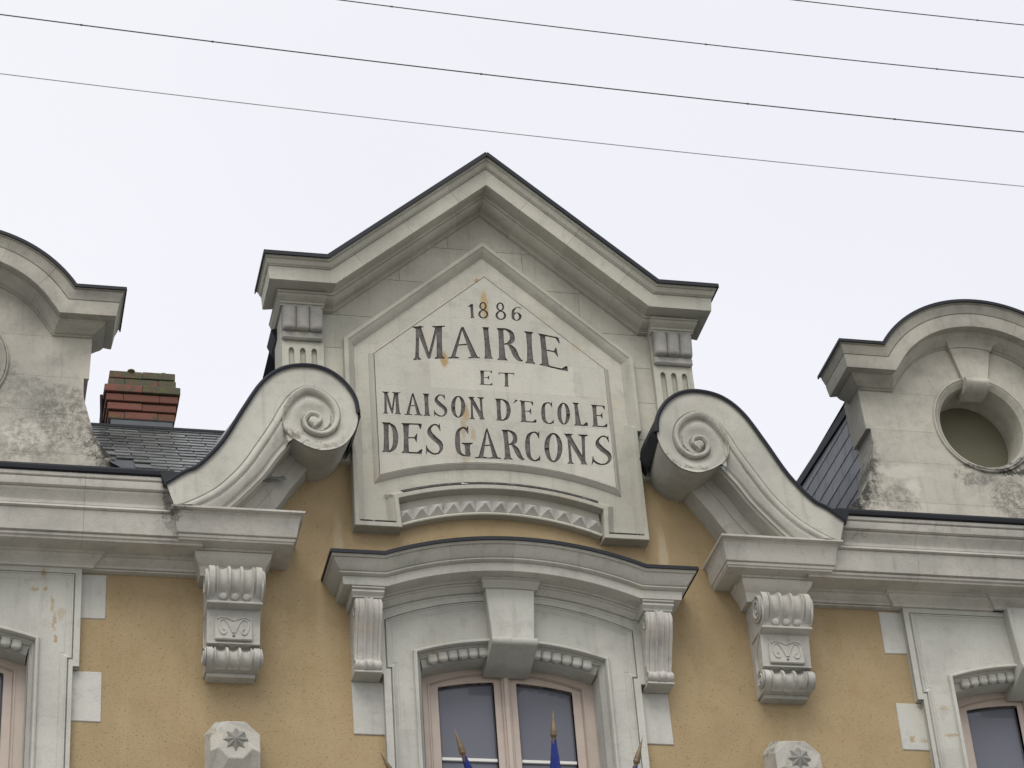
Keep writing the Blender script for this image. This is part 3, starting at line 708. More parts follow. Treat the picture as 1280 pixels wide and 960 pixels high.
# ------------------------------------------------------------ arched cornice over the central window, with its two consoles
def window_cornice():
    path = [(1.00, -.603), (.885, -.603)]+arc3((.885, -.603), (0, -.444), (-.885, -.603), 44)[1:]+[(-.925, -.603), (-1.00, -.603)]
    path = [(.925, -.603)]+path[1:-2]+[(-.925, -.603)]
    # the path runs right to left, so its left normal points down
    prof = [(0, -.02), (0, .392), (.012, .392), (.020, .378), (.030, .376), (.040, .360), (.060, .345), (.080, .325), (.092, .312), (.098, .300), (.104, .312), (.112, .312), (.118, .296),
            (.122, .288), (.180, .272), (.183, .258), (.183, .150), (.192, .146), (.194, .130), (.206, .126), (.222, .095), (.238, .082), (.240, .068), (.256, .064), (.256, -.02)]
    prof = notch(prof, (.031, .099, .121, .193, .207, .240), .007, .012)
    sweep_stones(path, prof, (.26, .50, .74), 'window_cornice_stone', M['stone_mould'], HALL, ends=((.80, 0), (.80, 0)), smooth=28)
    zp = [(-.008, -.02), (-.010, .398), (.016, .400), (.016, .388), (.001, .386), (.001, -.02)]
    sweep_stones(path, zp, (.36, .66), 'cornice_flashing', M['zinc'], HALL, ends=((.80, 0), (.80, 0)), smooth=28)
    # bed moulding breaking forward round the keystone
    A = arc3((.885, -.603), (0, -.444), (-.885, -.603), 200)
    seg = [p for p in A if abs(p[0]) < .17]
    pk = [(.184, 0), (.184, .20), (.196, .20), (.199, .185), (.212, .180), (.228, .160), (.240, .150), (.241, 0)]
    sweep(seg, pk, ends=((.25, 0), (.25, 0))).build('keystone_cap', M['stone_mould'], HALL, smooth=28)
    for s in (-1, 1):
        cp = [(.186, 0), (.186, .268), (.196, .266), (.199, .250), (.206, .248), (.210, .262), (.222, .262), (.240, .240), (.252, .235), (.252, 0)]
        sweep([(1.015, -.603), (.925, -.603)], cp, ends=((.27, 0), (.20, 0))).build('console_cap', M['stone_mould'], HALL, smooth=28, mirror=(s < 0))
        x0, x1 = .893, 1.062
        prof = crom([(-.857, .20), (-.862, .240), (-.885, .262), (-.93, .268), (-.98, .255), (-1.04, .222), (-1.12, .175), (-1.20, .142), (-1.255, .132)], 5)
        lo = crom([(-1.262, .142), (-1.275, .162), (-1.296, .172), (-1.318, .166), (-1.334, .145)], 4)
        full = prof+lo; rows = []
        for i in range(37):
            u = i/36; row = [P3(x0+(x1-x0)*u, -.857, 0)]
            r = 0
            if .36 < u < .64: r = .022*(1-abs(math.cos((u-.36)/.28*2*math.pi))**.5*.0) if abs(u-.5) > .04 else .006
            if .40 < u < .60 and abs(u-.5) > .04: r = .012
            if .10 < u < .13 or .87 < u < .90: r = -.006
            for j, (z, d) in enumerate(full):
                dd = d+(r-.006)*(min(1, j/4) if j < len(prof) else .5)
                if j >= len(prof): dd += .005*math.sin(u*22)
                row.append(P3(x0+(x1-x0)*u, z, dd))
            row.append(P3(x0+(x1-x0)*u, -1.334, 0)); rows.append(row)
        mb = MB(); mb.grid(rows); n = len(rows[0]); T = len(mb.v); mb.f.append(tuple(range(n))); mb.f.append(tuple(range(T-n, T))[::-1])
        r_ = mb.build('window_console', M['stone_console'], HALL, smooth=40, mirror=(s < 0))
        MB().box(x0-.008, x1+.006, -1.352, -1.336, -.01, .15).build('plinth', M['stone_mould'], r_, bevel=.003, mirror=(s < 0))
        for x in (x0-.002, x1+.002):
            v_ = MB(); spiral(v_, x, -.20, -.925, .058, 2, .006); pts = crom([(x, -.246, -.96), (x, -.215, -1.03), (x, -.165, -1.12), (x, -.125, -1.22)], 6); tube(v_, pts, .005, 6)
            spiral(v_, x, -.135, -1.298, .028, 1.5, .004, -1); v_.build('side_volute', M['stone_mould'], r_, smooth=60, mirror=(s < 0))
M['stone_console'] = stone('window_console_stone', base=(.47, .455, .42), patch=.5, dirt=.15)
window_cornice()

# ------------------------------------------------------------ the gable
G_ = M['stone_gable']
K1, K2, AP = 1.405, 1.200, 2.795                       # cornice end, kink, apex height
ZK = 1.748
def gable():
    body = [(-1.452, .30), (1.452, .30), (1.452, 1.60), (1.18, 1.60), (0, 2.62), (-1.18, 1.60), (-1.452, 1.60)]
    MB().prism(body, -.24, .0440).build('gable_wall', G_, HALL)
    gpath = [(K1, ZK), (K2, ZK), (0, AP), (-K2, ZK), (-K1, ZK)]
    prof = [(0, -.24), (0, .425), (.014, .425), (.018, .408), (.030, .406), (.040, .392), (.058, .378), (.064, .364), (.070, .366), (.074, .358), (.172, .345), (.174, .330), (.164, .215),
            (.178, .212), (.181, .204), (.188, .198), (.197, .175), (.206, .145), (.209, .122), (.210, .108), (.217, .106), (.218, .090), (.225, .087), (.226, .0)]
    prof = notch(prof, (.031, .070, .180, .2095, .2175), .006, .013)
    sweep_stones(gpath, prof, (.115, .25, .37, .495, .62, .75, .885), 'gable_cornice_stone', G_, HALL, ends=((.57, -.03), (.57, -.03)), smooth=28)
    zp = [(-.010, -.26), (-.012, .432), (.020, .434), (.020, .420), (.001, .418), (.001, -.26)]
    sweep_stones(gpath, zp, (.3, .5, .7), 'gable_flashing', M['zinc'], HALL, ends=((.57, -.06), (.57, -.06)), smooth=28)
    for s in (-1, 1):
        # pilaster with broken entablature, scrolled capital and three flutes
        mir = s < 0
        cap = [(.176, 0), (.176, .232), (.188, .230), (.191, .216), (.204, .212), (.224, .185), (.228, .172), (.242, .170), (.245, .158), (.256, .155), (.256, 0)]
        sweep([(1.445, ZK), (1.225, ZK)], cap, ends=((.38, -.2), (.2, .0))).build('capital_cornice', G_, HALL, smooth=28, mirror=mir)
        pil = MB()
        outer = [(1.195, .30), (1.487, .30), (1.487, 1.50), (1.195, 1.50)]
        gr = []
        for i in range(3):
            xc = 1.262+.080*i
            gr.append([(xc-.020, .42)]+[(xc+.020, .42)]+ell(xc, 1.150, .020, .030, 10, 0, math.pi, False))
        v, t = tri_region([outer], gr); pil.slab(v, t, -.24, .10)
        for gpoly in gr:
            v, t = tri_region([gpoly], []); pil.slab(v, t, .0, .072)
        p = pil.build('pilaster', G_, HALL, mirror=mir)
        # capital: three bulging leaves
        rows = []
        pr = crom([(1.494, .150), (1.480, .185), (1.450, .198), (1.40, .192), (1.350, .185), (1.318, .180), (1.304, .165), (1.300, .13)], 4)
        for i in range(49):
            u = i/48; ph = (u*3) % 1; bul = math.sin(math.pi*ph)**.5 if ph > 0 else 0
            rows.append([P3(1.205+.282*u, 1.494, .09)]+[P3(1.205+.282*u, z-.010*bul*(1 if j > len(pr)-12 else 0), d-.030+.030*bul) for j, (z, d) in enumerate(pr)]+[P3(1.205+.282*u, 1.300, .09)])
        mb = MB(); mb.grid(rows); n = len(rows[0]); T = len(mb.v); mb.f.append(tuple(range(n))); mb.f.append(tuple(range(T-n, T))[::-1])
        mb.build('capital', M['stone_cap'], p, smooth=45, mirror=mir)
        MB().box(1.202, 1.488, 1.232, 1.300, .09, .135).build('necking', M['stone_cap'], p, bevel=.012, mirror=mir)
    # outer line of the inscription frame (anticlockwise from the right foot)
    FR = [(1.022, -.232), (1.022, .655), (1.052, .655), (1.052, 1.292), (0, 2.225), (-1.052, 1.292), (-1.052, .655), (-1.022, .655), (-1.022, -.232), (-.700, -.232), (-.715, -.005)]
    FR += arc3((-.715, -.005), (0, .112), (.715, -.005), 30)[1:]+[(.700, -.232)]
    # ashlar of the gable face around the frame
    face = [(-1.21, .30), (1.21, .30), (1.21, 1.52), (1.16, 1.52), (0, 2.53), (-1.16, 1.52), (-1.21, 1.52)]
    zr = [.30, .62, .935, 1.235, 1.52, 1.86, 2.18, 2.56]
    for i in range(7):
        cuts = [-1.3, 0, 1.3] if i < 3 else ([-1.3, -.62, .30, 1.3] if i % 2 else [-1.3, -.25, .70, 1.3])
        for a, b2_ in zip(cuts, cuts[1:]):
            cell = inset([(a, zr[i]), (b2_, zr[i]), (b2_, zr[i+1]), (a, zr[i+1])], .0018)
            v, t = tri_region([face, cell], [FR])
            if t: MB().slab(v, t, -.01, .050).build('gable_stone', G_, HALL)
    # ground of the frame
    v, t = tri_region([offset(FR, -.005)], []); MB().slab(v, t, -.01, .0460).build('frame_ground', G_, HALL)
    # frame moulding; the path is anticlockwise so the left normal points inwards
    pf = [(0, .0), (0, .100), (.004, .106), (.030, .108), (.034, .102), (.038, .098), (.052, .088), (.072, .058), (.088, .040), (.091, .026), (.095, .046), (.102, .0468), (.102, .02)]
    sweep(FR, pf, closed=True).build('inscription_frame', G_, HALL, smooth=28)
    # black lichen crust lying on the frame above the arch and on the two feet
    la = arc3((-.715, -.005), (0, .112), (.715, -.005), 60); sweep(la[2:-2], [(.036, .094), (.039, .105), (.056, .096), (.070, .078), (.076, .055)]).build('lichen_crust', M['lichen'], HALL)
    for s in (-1, 1): sweep([(.735, -.232), (.99, -.232)], [(.040, .094), (.044, .103), (.054, .094), (.060, .084), (.062, .070)]).build('lichen_crust', M['lichen'], HALL, mirror=(s < 0))
    # field between frame and panel
    PANEL = [(-.868, .135)]+arc3((-.868, .135), (0, .300), (.868, .135), 30)[1:]+[(.872, 1.205), (0, 1.976), (-.872, 1.205)]
    zf = [-.3, .30, .66, .99, 1.29, 1.62, 2.3]
    for i in range(6):
        for a, b2_ in ((-1.2, 0), (0, 1.2)):
            cell = inset([(a, zf[i]), (b2_, zf[i]), (b2_, zf[i+1]), (a, zf[i+1])], .0016)
            v, t = tri_safe([offset(FR, -.02), cell], [PANEL])
            if t: MB().slab(v, t, .02, .0465).build('frame_stone', G_, HALL)
    # inscribed panel
    PD = .078
    pin = [(-.005, .03), (-.005, .045), (-.002, .036), (.001, .048), (.004, .054), (.028, PD-.004), (.030, PD+.001), (.0335, PD), (.036, PD-.010), (.038, .04)]
    sweep(PANEL, pin, closed=True).build('panel_moulding', M['stone_panel'], HALL, smooth=25)
    n_ = mitres(PANEL, True); PI_ = [(p[0]+n[0]*.0385, p[1]+n[1]*.0385) for p, n in zip(PANEL, n_)]
    glyph_polys = []; lets = []
    for L in LETTERS:
        polys = glyph(L); lets.append(polys); glyph_polys += polys
    rowsz = [(.10, .36, [-.9, -.52, .02, .55, .9]), (.36, .675, [-.9, -.30, .42, .9]), (.675, .930, [-.9, -.62, .19, .9]), (.930, 1.185, [-.9, -.44, -.12, .36, .60, .9]), (1.185, 1.545, [-.9, -.29, .05, .9]), (1.545, 1.97, [-.9, .03, .9])]
    jb = MB()
    for za, zb, xs in rowsz:
        for a, b2_ in zip(xs, xs[1:]):
            cell = inset([(a, za), (b2_, za), (b2_, zb), (a, zb)], .0018)
            near = [g for g in glyph_polys if max(p[0] for p in g) > a-.01 and min(p[0] for p in g) < b2_+.01 and max(p[1] for p in g) > za-.01 and min(p[1] for p in g) < zb+.01]
            v, t = tri_safe([PI_, cell], near)
            vj, tj = tri_safe([PI_, [(a, za), (b2_, za), (b2_, zb), (a, zb)]], near)
            jb.slab(vj, tj, .05, PD-.0006, back=False)
            if t: MB().slab(v, t, .052, PD, back=False).build('panel_stone', M['stone_panel'], HALL)
    jb.build('panel_joint', M['mortar'], HALL)
    for polys in lets:
        # union of the strokes: floor of the cut letter with V-shaped dark sides
        V = []; F = []; mb = MB()
        lim = sum(poly_area(p) for p in polys)
        for k_ in range(12):
            vs, ts = tri_union(polys if k_ == 0 else [jit(p) for p in polys])
            if tri_area(vs, ts) < lim*1.01: break
        mb.slab(vs, ts, .045, .0645, back=False)
        # sides of the cut
        E = {}
        for tt in ts:
            for i in range(3): E[(tt[i], tt[(i+1) % 3])] = 1
        o = len(mb.v); mb.v += [P3(x, z, .0645) for x, z in vs]+[P3(x, z, PD-.0005) for x, z in vs]; k = len(vs)
        for (a, b_) in E:
            if (b_, a) not in E: mb.f.append((o+a, o+b_, o+b_+k, o+a+k))
        mb.build('carved_letter', M['letter'], HALL)
    # arched band with diamond points
    A0 = arc3((-.70, -.178), (0, -.050), (.70, -.178), 60); A1 = arc3((-.715, -.005), (0, .112), (.715, -.005), 60)
    sweep(A0[::-1], [(0, .0), (0, .062), (.010, .066), (.018, .062), (.020, .045), (.020, 0)]).build('arch_fillet', G_, HALL, smooth=28)
    band = A0+[(p[0]*.98, p[1]) for p in A1[::-1]]
    v, t = tri_region([band], []); MB().slab(v, t, -.01, .028).build('diamond_band', G_, HALL)
    # diamond pyramids
    ctr = [(-.664+.1107*i) for i in range(13)]
    def zb_(x): return min(A0, key=lambda p: abs(p[0]-x))[1]
    A0 = arc3((-.74, -.190), (0, -.050), (.74, -.190), 800)
    for x in ctr:
        h = .094; w = .0545; q = [zb_(x-w)+.020, zb_(x+w)+.020]
        b4 = [P3(x-w, q[0], .028), P3(x+w, q[1], .028), P3(x+w, q[1]+h, .028), P3(x-w, q[0]+h, .028), P3(x, (q[0]+q[1])/2+h/2, .082)]
        MB().add(b4, [(0, 1, 4), (1, 2, 4), (2, 3, 4), (3, 0, 4)]).build('diamond_point', M['stone_dia'], HALL)
def lichen_mat():
    m, nt, b = newmat('black_lichen'); p = pos(nt); n1 = tex(nt, p, 22, 8, .75, .6); n2 = tex(nt, pos(nt, (1, 1, 2.5)), 8, 5, .7)
    c = mixc(nt, ramp(nt, n1, .54, .68), (.045, .044, .042), (.30, .295, .26)); c = mixc(nt, ramp(nt, n2, .60, .66), c, (.38, .375, .33))
    nt.links.new(c, b.inputs['Base Color']); b.inputs['Roughness'].default_value = .95
    bp = N(nt, 'ShaderNodeBump', Strength=.4, Distance=.004); nt.links.new(n1, bp.inputs['Height']); nt.links.new(bp.outputs[0], b.inputs['Normal'])
    return m
M['lichen'] = lichen_mat()
def tri_union(polys):
    vs = []; fs = []
    for p in polys:
        if sum(p[i-1][0]*p[i][1]-p[i][0]*p[i-1][1] for i in range(len(p))) < 0: p = p[::-1]
        o = len(vs); vs += [Vector((a, b)) for a, b in p]; fs.append(list(range(o, o+len(p))))
    r = geometry.delaunay_2d_cdt(vs, [], fs, 1, 1e-5); V, F = r[0], r[2]; T = []
    for f, of in zip(F, r[5]):
        if not of: continue
        a, b, c = (V[i] for i in f); A = (b-a).cross(c-a)
        if abs(A) < 1e-9: continue
        T.append(tuple(f) if A > 0 else tuple(f[::-1]))
    used = sorted({i for t in T for i in t}); mp = {u: i for i, u in enumerate(used)}
    return [tuple(V[u]) for u in used], [tuple(mp[i] for i in t) for t in T]
M['stone_cap'] = stone('weathered_capital_stone', base=(.33, .325, .30), patch=.6, dirt=.3)
M['stone_dia'] = stone('diamond_stone', base=(.46, .455, .42), patch=.3, black=[(-.66, -.03, .04, .02, .9), (-.55, -.0, .04, .02, 1), (-.44, .02, .04, .02, 1), (-.33, .035, .03, .015, .9), (-.22, .045, .03, .015, .8)])

# --- cut letters: strokes in a box of height 1 and width a
def glyph(L):
    ch, tl, tr, br, bl = L
    h = (tl[1]+tr[1]-bl[1]-br[1])/2; a = ((tr[0]-tl[0])+(br[0]-bl[0]))/2/h
    w = .148 if h > .22 else (.160 if h > .16 else (.125 if h > .135 else .20)); t = .052
    if ch == "'":
        S = [[(0, 0), (a*.35, .05), (a, .8), (a*.9, 1), (a*.25, .95), (a*.45, .7)]]
    else: S = STROKES(ch, a, w, t)
    out = []
    for p in S:
        q = []
        for x, y in p:
            u = x/a; v = y
            X = (bl[0]*(1-u)+br[0]*u)*(1-v)+(tl[0]*(1-u)+tr[0]*u)*v; Z = (bl[1]*(1-u)+br[1]*u)*(1-v)+(tl[1]*(1-u)+tr[1]*u)*v
            q.append((X+random.uniform(-.0006, .0006), Z+random.uniform(-.0006, .0006)))
        out.append(q)
    return out
def STROKES(ch, a, w, t):
    def brush(pts, ws, n=6):
        P = crom([(*p, q) for p, q in zip(pts, ws)], n); L_, R_ = [], []
        for i, (x, y, q) in enumerate(P):
            x0, y0, _ = P[max(i-1, 0)]; x1, y1, _ = P[min(i+1, len(P)-1)]; dx, dy = x1-x0, y1-y0; l = math.hypot(dx, dy) or 1
            L_.append((x-dy/l*q/2, y+dx/l*q/2)); R_.append((x+dy/l*q/2, y-dx/l*q/2))
        return L_+R_[::-1]
    def stem(xb, xt, wd, s0=.05, s1=.05, y0=0., y1=1.):
        s0 = min(s0, .06); e = .028
        p = []
        # slightly waisted stem with bracketed serifs
        hb = wd/2; 
        l = [(xb-hb-s0, y0), (xb-hb-s0+.012, y0+e), (xb-hb-.004, y0+.075), (xb+(xt-xb)*.5-hb*.90, (y0+y1)/2), (xt-hb-.004, y1-.075), (xt-hb-s1+.012, y1-e), (xt-hb-s1, y1)]
        r = [(xt+hb+s1, y1), (xt+hb+s1-.012, y1-e), (xt+hb+.004, y1-.075), (xb+(xt-xb)*.5+hb*.90, (y0+y1)/2), (xb+hb+.004, y0+.075), (xb+hb+s0-.012, y0+e), (xb+hb+s0, y0)]
        return l+r
    if ch in 'MA': w = min(w, a*.19)
    def bar(x0, x1, y, th, dy=0): return [(x0, y-th/2), (x1, y-th/2+dy), (x1, y+th/2+dy), (x0, y+th/2)]
    def ring(cx, cy, rx, ry, w_, t_, n=36):
        o = []; i_ = []
        for k in range(n):
            A = 2*math.pi*k/n; c, s = math.cos(A), math.sin(A)
            o.append((cx+rx*c, cy+ry*s)); i_.append((cx+(rx-w_)*c, cy+(ry-t_)*s))
        # two half rings so that the counter stays open
        h = n//2
        return [o[:h+1]+i_[:h+1][::-1], o[h:]+[o[0]]+[i_[0]]+i_[h:][::-1]]
    s = .05
    if ch == 'I': return [stem(a/2, a/2, w, max((a-w)/2, .02), max((a-w)/2, .02))]
    if ch == '1': return [stem(a*.62, a*.62, w*.9, .08, .0), [(0, .84), (.02, .80), (a*.62-w*.3, .86), (a*.62-w*.3, .99)]]
    if ch == 'M':
        return [stem(.10, .12, t*1.7, .07, .09), stem(a-w/2-.07, a-w/2-.09, w, .06, .02), brush([(.13, 1), (a*.5, .03)], [w*.9, t*1.4], 1), brush([(a-.22, .98), (a*.5-.01, .02)], [t*1.2, t*1.3], 1), [(0, 1), (.01, .965), (.26, .965), (.26, 1)], [(a-.34, 1), (a-.3, .95), (a-.02, .965), (a, 1)]]
    if ch == 'A':
        return [brush([(a*.50, 1.0), (a-.13, .02)], [w*.55, w*1.0], 1), brush([(a*.47, .95), (.13, .02)], [t*1.1, t*1.9], 1), bar(a*.27, a*.70, .42, t*.8, .03), [(0, 0), (.01, .03), (.10, .06), (.20, .06), (.28, .03), (.28, 0)], [(a-.30, 0), (a-.28, .03), (a-.18, .06), (a-.08, .06), (a-.01, .03), (a, 0)]]
    if ch == 'E':
        sx = w/2+.07
        return [stem(sx, sx, w, .06, .06), bar(sx, a-.06, .975, t*.9), bar(sx, a-.03, .025, t), bar(sx, a*.66, .52, t*.8), [(a-.14, .99), (a-.02, .99), (a-.03, .84), (a-.06, .80)], [(a-.20, .01), (a-.02, .0), (a, .15), (a-.03, .16)], [(a*.60, .52), (a*.72, .66), (a*.75, .66), (a*.74, .38), (a*.71, .38)]]
    if ch == 'L':
        sx = w/2+.07
        return [stem(sx, sx, w, .06, .10), bar(sx, a-.03, .025, t), [(a-.20, .01), (a-.02, 0), (a, .16), (a-.03, .17)]]
    if ch == 'T':
        return [stem(a/2, a/2, w, .09, .0), bar(.02, a-.02, .965, t*1.3), [(0, .98), (.06, .98), (.04, .82), (.0, .83)], [(a, .98), (a-.06, .98), (a-.04, .82), (a, .83)]]
    if ch == 'D':
        sx = w/2+.06; o = [(sx, 1), (a*.55, .985), (a*.85, .87), (a, .62), (a, .38), (a*.85, .13), (a*.55, .015), (sx, 0)]; k_ = lambda f: sx+(a-w-sx)*f; i_ = [(sx, .95), (k_(.45), .94), (k_(.84), .82), (k_(1), .62), (k_(1), .38), (k_(.84), .18), (k_(.45), .06), (sx, .05)]
        return [stem(sx, sx, w, .05, .05), crom(o, 4)+crom(i_, 4)[::-1]]
    if ch == 'R':
        sx = w/2+.06; top = 1; bx = a*.86
        o = crom([(sx, 1), (a*.55, .99), (bx*.93, .90), (bx, .75), (bx*.93, .60), (a*.58, .50), (sx, .485)], 4); k_ = lambda f: sx+(bx-w*.95-sx)*f; i_ = crom([(sx, .955), (k_(.5), .945), (k_(.9), .87), (k_(1), .75), (k_(.9), .64), (k_(.5), .54), (sx, .53)], 4)
        return [stem(sx, sx, w, .05, .05), o+i_[::-1], brush([(a*.50, .52), (a*.68, .36), (a*.78, .13), (a-.06, .02), (a, .035)], [t, w, w*.9, t*1.6, .01], 5)]
    if ch == 'O': return ring(a/2, .5, a/2, .5, w, t)
    if ch == 'N':
        return [stem(.14, .14, t*1.6, .08, .08), stem(a-.15, a-.15, t*1.8, .02, .10), brush([(.10, .99), (a-.13, .02)], [w*.9, w*.95], 1), [(0, 1), (.01, .965), (.20, .965), (.20, 1)], [(a-.25, 0), (a-.25, .035), (a-.05, .035), (a-.05, 0)]]
    if ch == 'C':
        return [brush([(a*.93, .80), (a*.80, .95), (a*.55, .975), (a*.25, .85), (w*.52, .5), (a*.25, .16), (a*.55, .03), (a*.82, .06), (a*.97, .17)], [.03, t*1.1, t, w*.75, w, w*.8, t, t*1.2, .02], 6), [(a*.86, .88), (a*.95, 1.02), (a*.99, 1.0), (a*.96, .76), (a*.92, .76)], [(a*.85, .08), (a*.96, 0), (a, .20), (a*.96, .2)]]
    if ch == 'G':
        return [brush([(a*.80, .80), (a*.70, .93), (a*.50, .965), (a*.22, .84), (w*.52, .5), (a*.22, .16), (a*.50, .035), (a*.78, .07)], [.03, t*1.3, t, w*.75, w, w*.8, t, t], 6), [(a*.72, .90), (a*.84, 1.02), (a*.88, 1.02), (a*.86, .76), (a*.80, .76)], stem(a-w*.85, a-w*.85, w, .0, .10, .0, .46)]
    if ch == 'S':
        return [brush([(a*.88, .82), (a*.74, .945), (a*.46, .965), (a*.22, .85), (a*.22, .70), (a*.50, .53), (a*.82, .37), (a*.88, .20), (a*.70, .055), (a*.42, .03), (a*.16, .11), (a*.04, .22)], [.02, t, t, w*.6, w*.95, w*1.05, w*.95, w*.6, t, t, t*1.2, .03], 6), [(a*.80, .88), (a*.88, 1.0), (a*.92, 1.0), (a*.93, .76), (a*.89, .76)], [(a*.10, .12), (a*.02, .0), (0, .01), (a*.0, .30), (a*.04, .30)]]
    if ch == '8': return ring(a*.48, .755, a*.40, .245, w*.75, t*1.3)+ring(a*.5, .265, a*.5, .265, w*.85, t*1.3)
    if ch == '6': return ring(a*.5, .30, a*.5, .30, w*.85, t*1.2)+[brush([(a*.92, .88), (a*.75, .965), (a*.48, .94), (a*.18, .72), (w*.4, .35)], [.07, .055, t*1.2, w*.8, w*.8], 6)]
gable()
# ------------------------------------------------------------ scrolls either side of the gable
O_ = [(2.310, -.215), (2.195, -.125), (2.095, -.062), (1.945, .128), (1.810, .385), (1.680, .612), (1.545, .735), (1.388, .775), (1.252, .752), (1.142, .672), (1.068, .555), (1.046, .440), (1.050, .330),
      (1.095, .225), (1.170, .145), (1.292, .110), (1.400, .142), (1.478, .190)]
Gp = [(2.262, -.373), (2.172, -.340), (1.992, -.223), (1.835, -.048), (1.728, .126), (1.630, .297), (1.560, .440), (1.492, .545), (1.395, .612), (1.280, .592), (1.190, .507), (1.160, .394), (1.196, .283), (1.290, .230), (1.388, .265), (1.418, .345), (1.372, .412), (1.300, .402), (1.280, .350), (1.320, .305)]
Up = [(1.512, .165), (1.592, .055), (1.678, -.081), (1.836, -.270), (1.925, -.364)]
def seg_dist(p, poly):
    best = (9, 0, 0)
    for i in range(len(poly)-1):
        ax, ay = poly[i]; bx, by = poly[i+1]; dx, dy = bx-ax, by-ay; L2 = dx*dx+dy*dy
        t = max(0, min(1, ((p[0]-ax)*dx+(p[1]-ay)*dy)/L2)) if L2 else 0
        qx, qy = ax+dx*t-p[0], ay+dy*t-p[1]; d = qx*qx+qy*qy
        if d < best[0]: best = (d, (dx*(p[1]-ay)-dy*(p[0]-ax)), i+t)
    return math.sqrt(best[0]), best[1], best[2]
def sm(a, b, x):
    t = max(0, min(1, (x-a)/(b-a))); return t*t*(3-2*t)
M['stone_drum'] = stone('drum_stone', base=(.43, .425, .375), patch=.6)
def scroll(s):
    D = .46
    O = crom(O_, 5); Gs = crom(Gp, 5); U = crom(Up, 5); ng = len(Gp)-1
    outline = O+U+[(2.262, -.364)]
    sp = .0095; inner = []
    from_x = 1.03
    lo = min(p[1] for p in outline); hi = max(p[1] for p in outline)
    def inside(x, z, poly):
        c = False; j = len(poly)-1
        for i in range(len(poly)):
            if (poly[i][1] > z) != (poly[j][1] > z) and x < (poly[j][0]-poly[i][0])*(z-poly[i][1])/(poly[j][1]-poly[i][1])+poly[i][0]: c = not c
            j = i
        return c
    cx0, cz0, rd = 1.297, .362, .254
    guides = []
    nG = mitres(Gs); nU = mitres(U); fine = []
    def wroll(i): return .050*(1-.45*min(1, i/5/ng))
    for i in range(0, len(Gs)):
        for du in (-.006, -.002, .002, .007):
            fine.append((Gs[i][0]+nG[i][0]*du, Gs[i][1]+nG[i][1]*du))
    def dens(poly, n):
        o = []
        for a_, b_ in zip(poly, poly[1:]):
            for k_ in range(n): o.append((a_[0]+(b_[0]-a_[0])*k_/n, a_[1]+(b_[1]-a_[1])*k_/n))
        return o
    gi = 1 if seg_dist((1.40, .45), Gs)[1] > 0 else 1
    fine = []
    for du in (-.0065, -.0025, 0., .0025, .0065, .024, .044, .050, .056, -.05, -.044, -.056, -.024):
        fine += dens([(Gs[i][0]+nG[i][0]*du*(1-.45*min(1, i/5/ng)*(abs(du) > .01)), Gs[i][1]+nG[i][1]*du*(1-.45*min(1, i/5/ng)*(abs(du) > .01))) for i in range(len(Gs))], 6)
    for du in (.014, .030, .034, .060):
        for sg__ in (1, -1): fine += dens([(U[i][0]+nU[i][0]*du*sg__, U[i][1]+nU[i][1]*du*sg__) for i in range(len(U))], 5)
    for r_ in (rd-.018, rd-.012, rd-.001, rd+.002): fine += ell(cx0, cz0, r_, r_, 260)
    edge = [(outline[i], outline[(i+1) % len(outline)]) for i in range(len(outline))]
    bucket = {}
    def free(x, z, r):
        a_, b_ = int(x/.01), int(z/.01)
        for i in (-1, 0, 1):
            for j in (-1, 0, 1):
                for q in bucket.get((a_+i, b_+j), ()):
                    if (q[0]-x)**2+(q[1]-z)**2 < r*r: return False
        return True
    for p in outline: bucket.setdefault((int(p[0]/.01), int(p[1]/.01)), []).append(p)
    for p in fine:
        if inside(p[0], p[1], outline) and free(p[0], p[1], .0021):
            bucket.setdefault((int(p[0]/.01), int(p[1]/.01)), []).append(p); inner.append(p)
    x = 1.03; k = 0
    while x < 2.33:
        z = lo+(sp/2 if k % 2 else 0)
        while z < hi:
            if inside(x, z, outline) and free(x, z, .006): inner.append((x, z))
            z += sp
        x += sp*.87; k += 1
    def height(x, z):
        d, sgn, idx = seg_dist((x, z), Gs); idx = idx/5
        r = math.hypot(x-cx0, z-cz0); indisc = r < rd
        outer = sgn < 0
        if not indisc and not outer and (x > 1.50 or z < .3) and x > 1.45:          # lower bands of the tail
            du = seg_dist((x, z), U)[0]
            h = -.009*math.exp(-(d/.0035)**2)
            if .0 < d < .050: h += .012*math.sin(math.pi*min(1, d/.048))**.6
            h += -.010*math.exp(-((d-.050)/.0035)**2)
            if d > .050: h += -.006-.046*sm(.055, .16, d)
            if du < .032: h = -.052
            return D+h
        wr = .050*(1-.45*min(1, idx/ng)); h = 0
        if not outer and d < wr: h = .017*min(1, d/.008)*min(1, (wr-d)/(wr*.55))**.7
        elif not outer: h = -.030*sm(wr-.001, wr+.004, d)*(1-.55*sm(wr+.004, wr+.06, d))
        elif idx > 10.5: h = -.022*(1-sm(.004, .080, d))*min(1, (idx-10.5)/1.5)
        h += -.010*math.exp(-(d/.0035)**2)
        if indisc and r > rd-.016 and (z < .36 or x > 1.50): h += .007*sm(rd-.018, rd-.013, r)
        q = math.hypot(x-1.338, z-.345)
        if q < .034: h = max(h, .014*max(0, 1-(q/.034)**4)**.5)
        return D+h
    vs = [Vector(p) for p in outline]+[Vector(p) for p in inner]
    r = geometry.delaunay_2d_cdt(vs, [], [list(range(len(outline)))], 1, 1e-5); V, F = r[0], r[2]; T = []
    for f in F:
        a, b, c = (V[i] for i in f); A = (b-a).cross(c-a)
        if abs(A) > 1e-9: T.append(tuple(f) if A > 0 else tuple(f[::-1]))
    mb = MB(); mb.add([P3(p[0], p[1], height(p[0], p[1])) for p in V], T)
    mir = s < 0
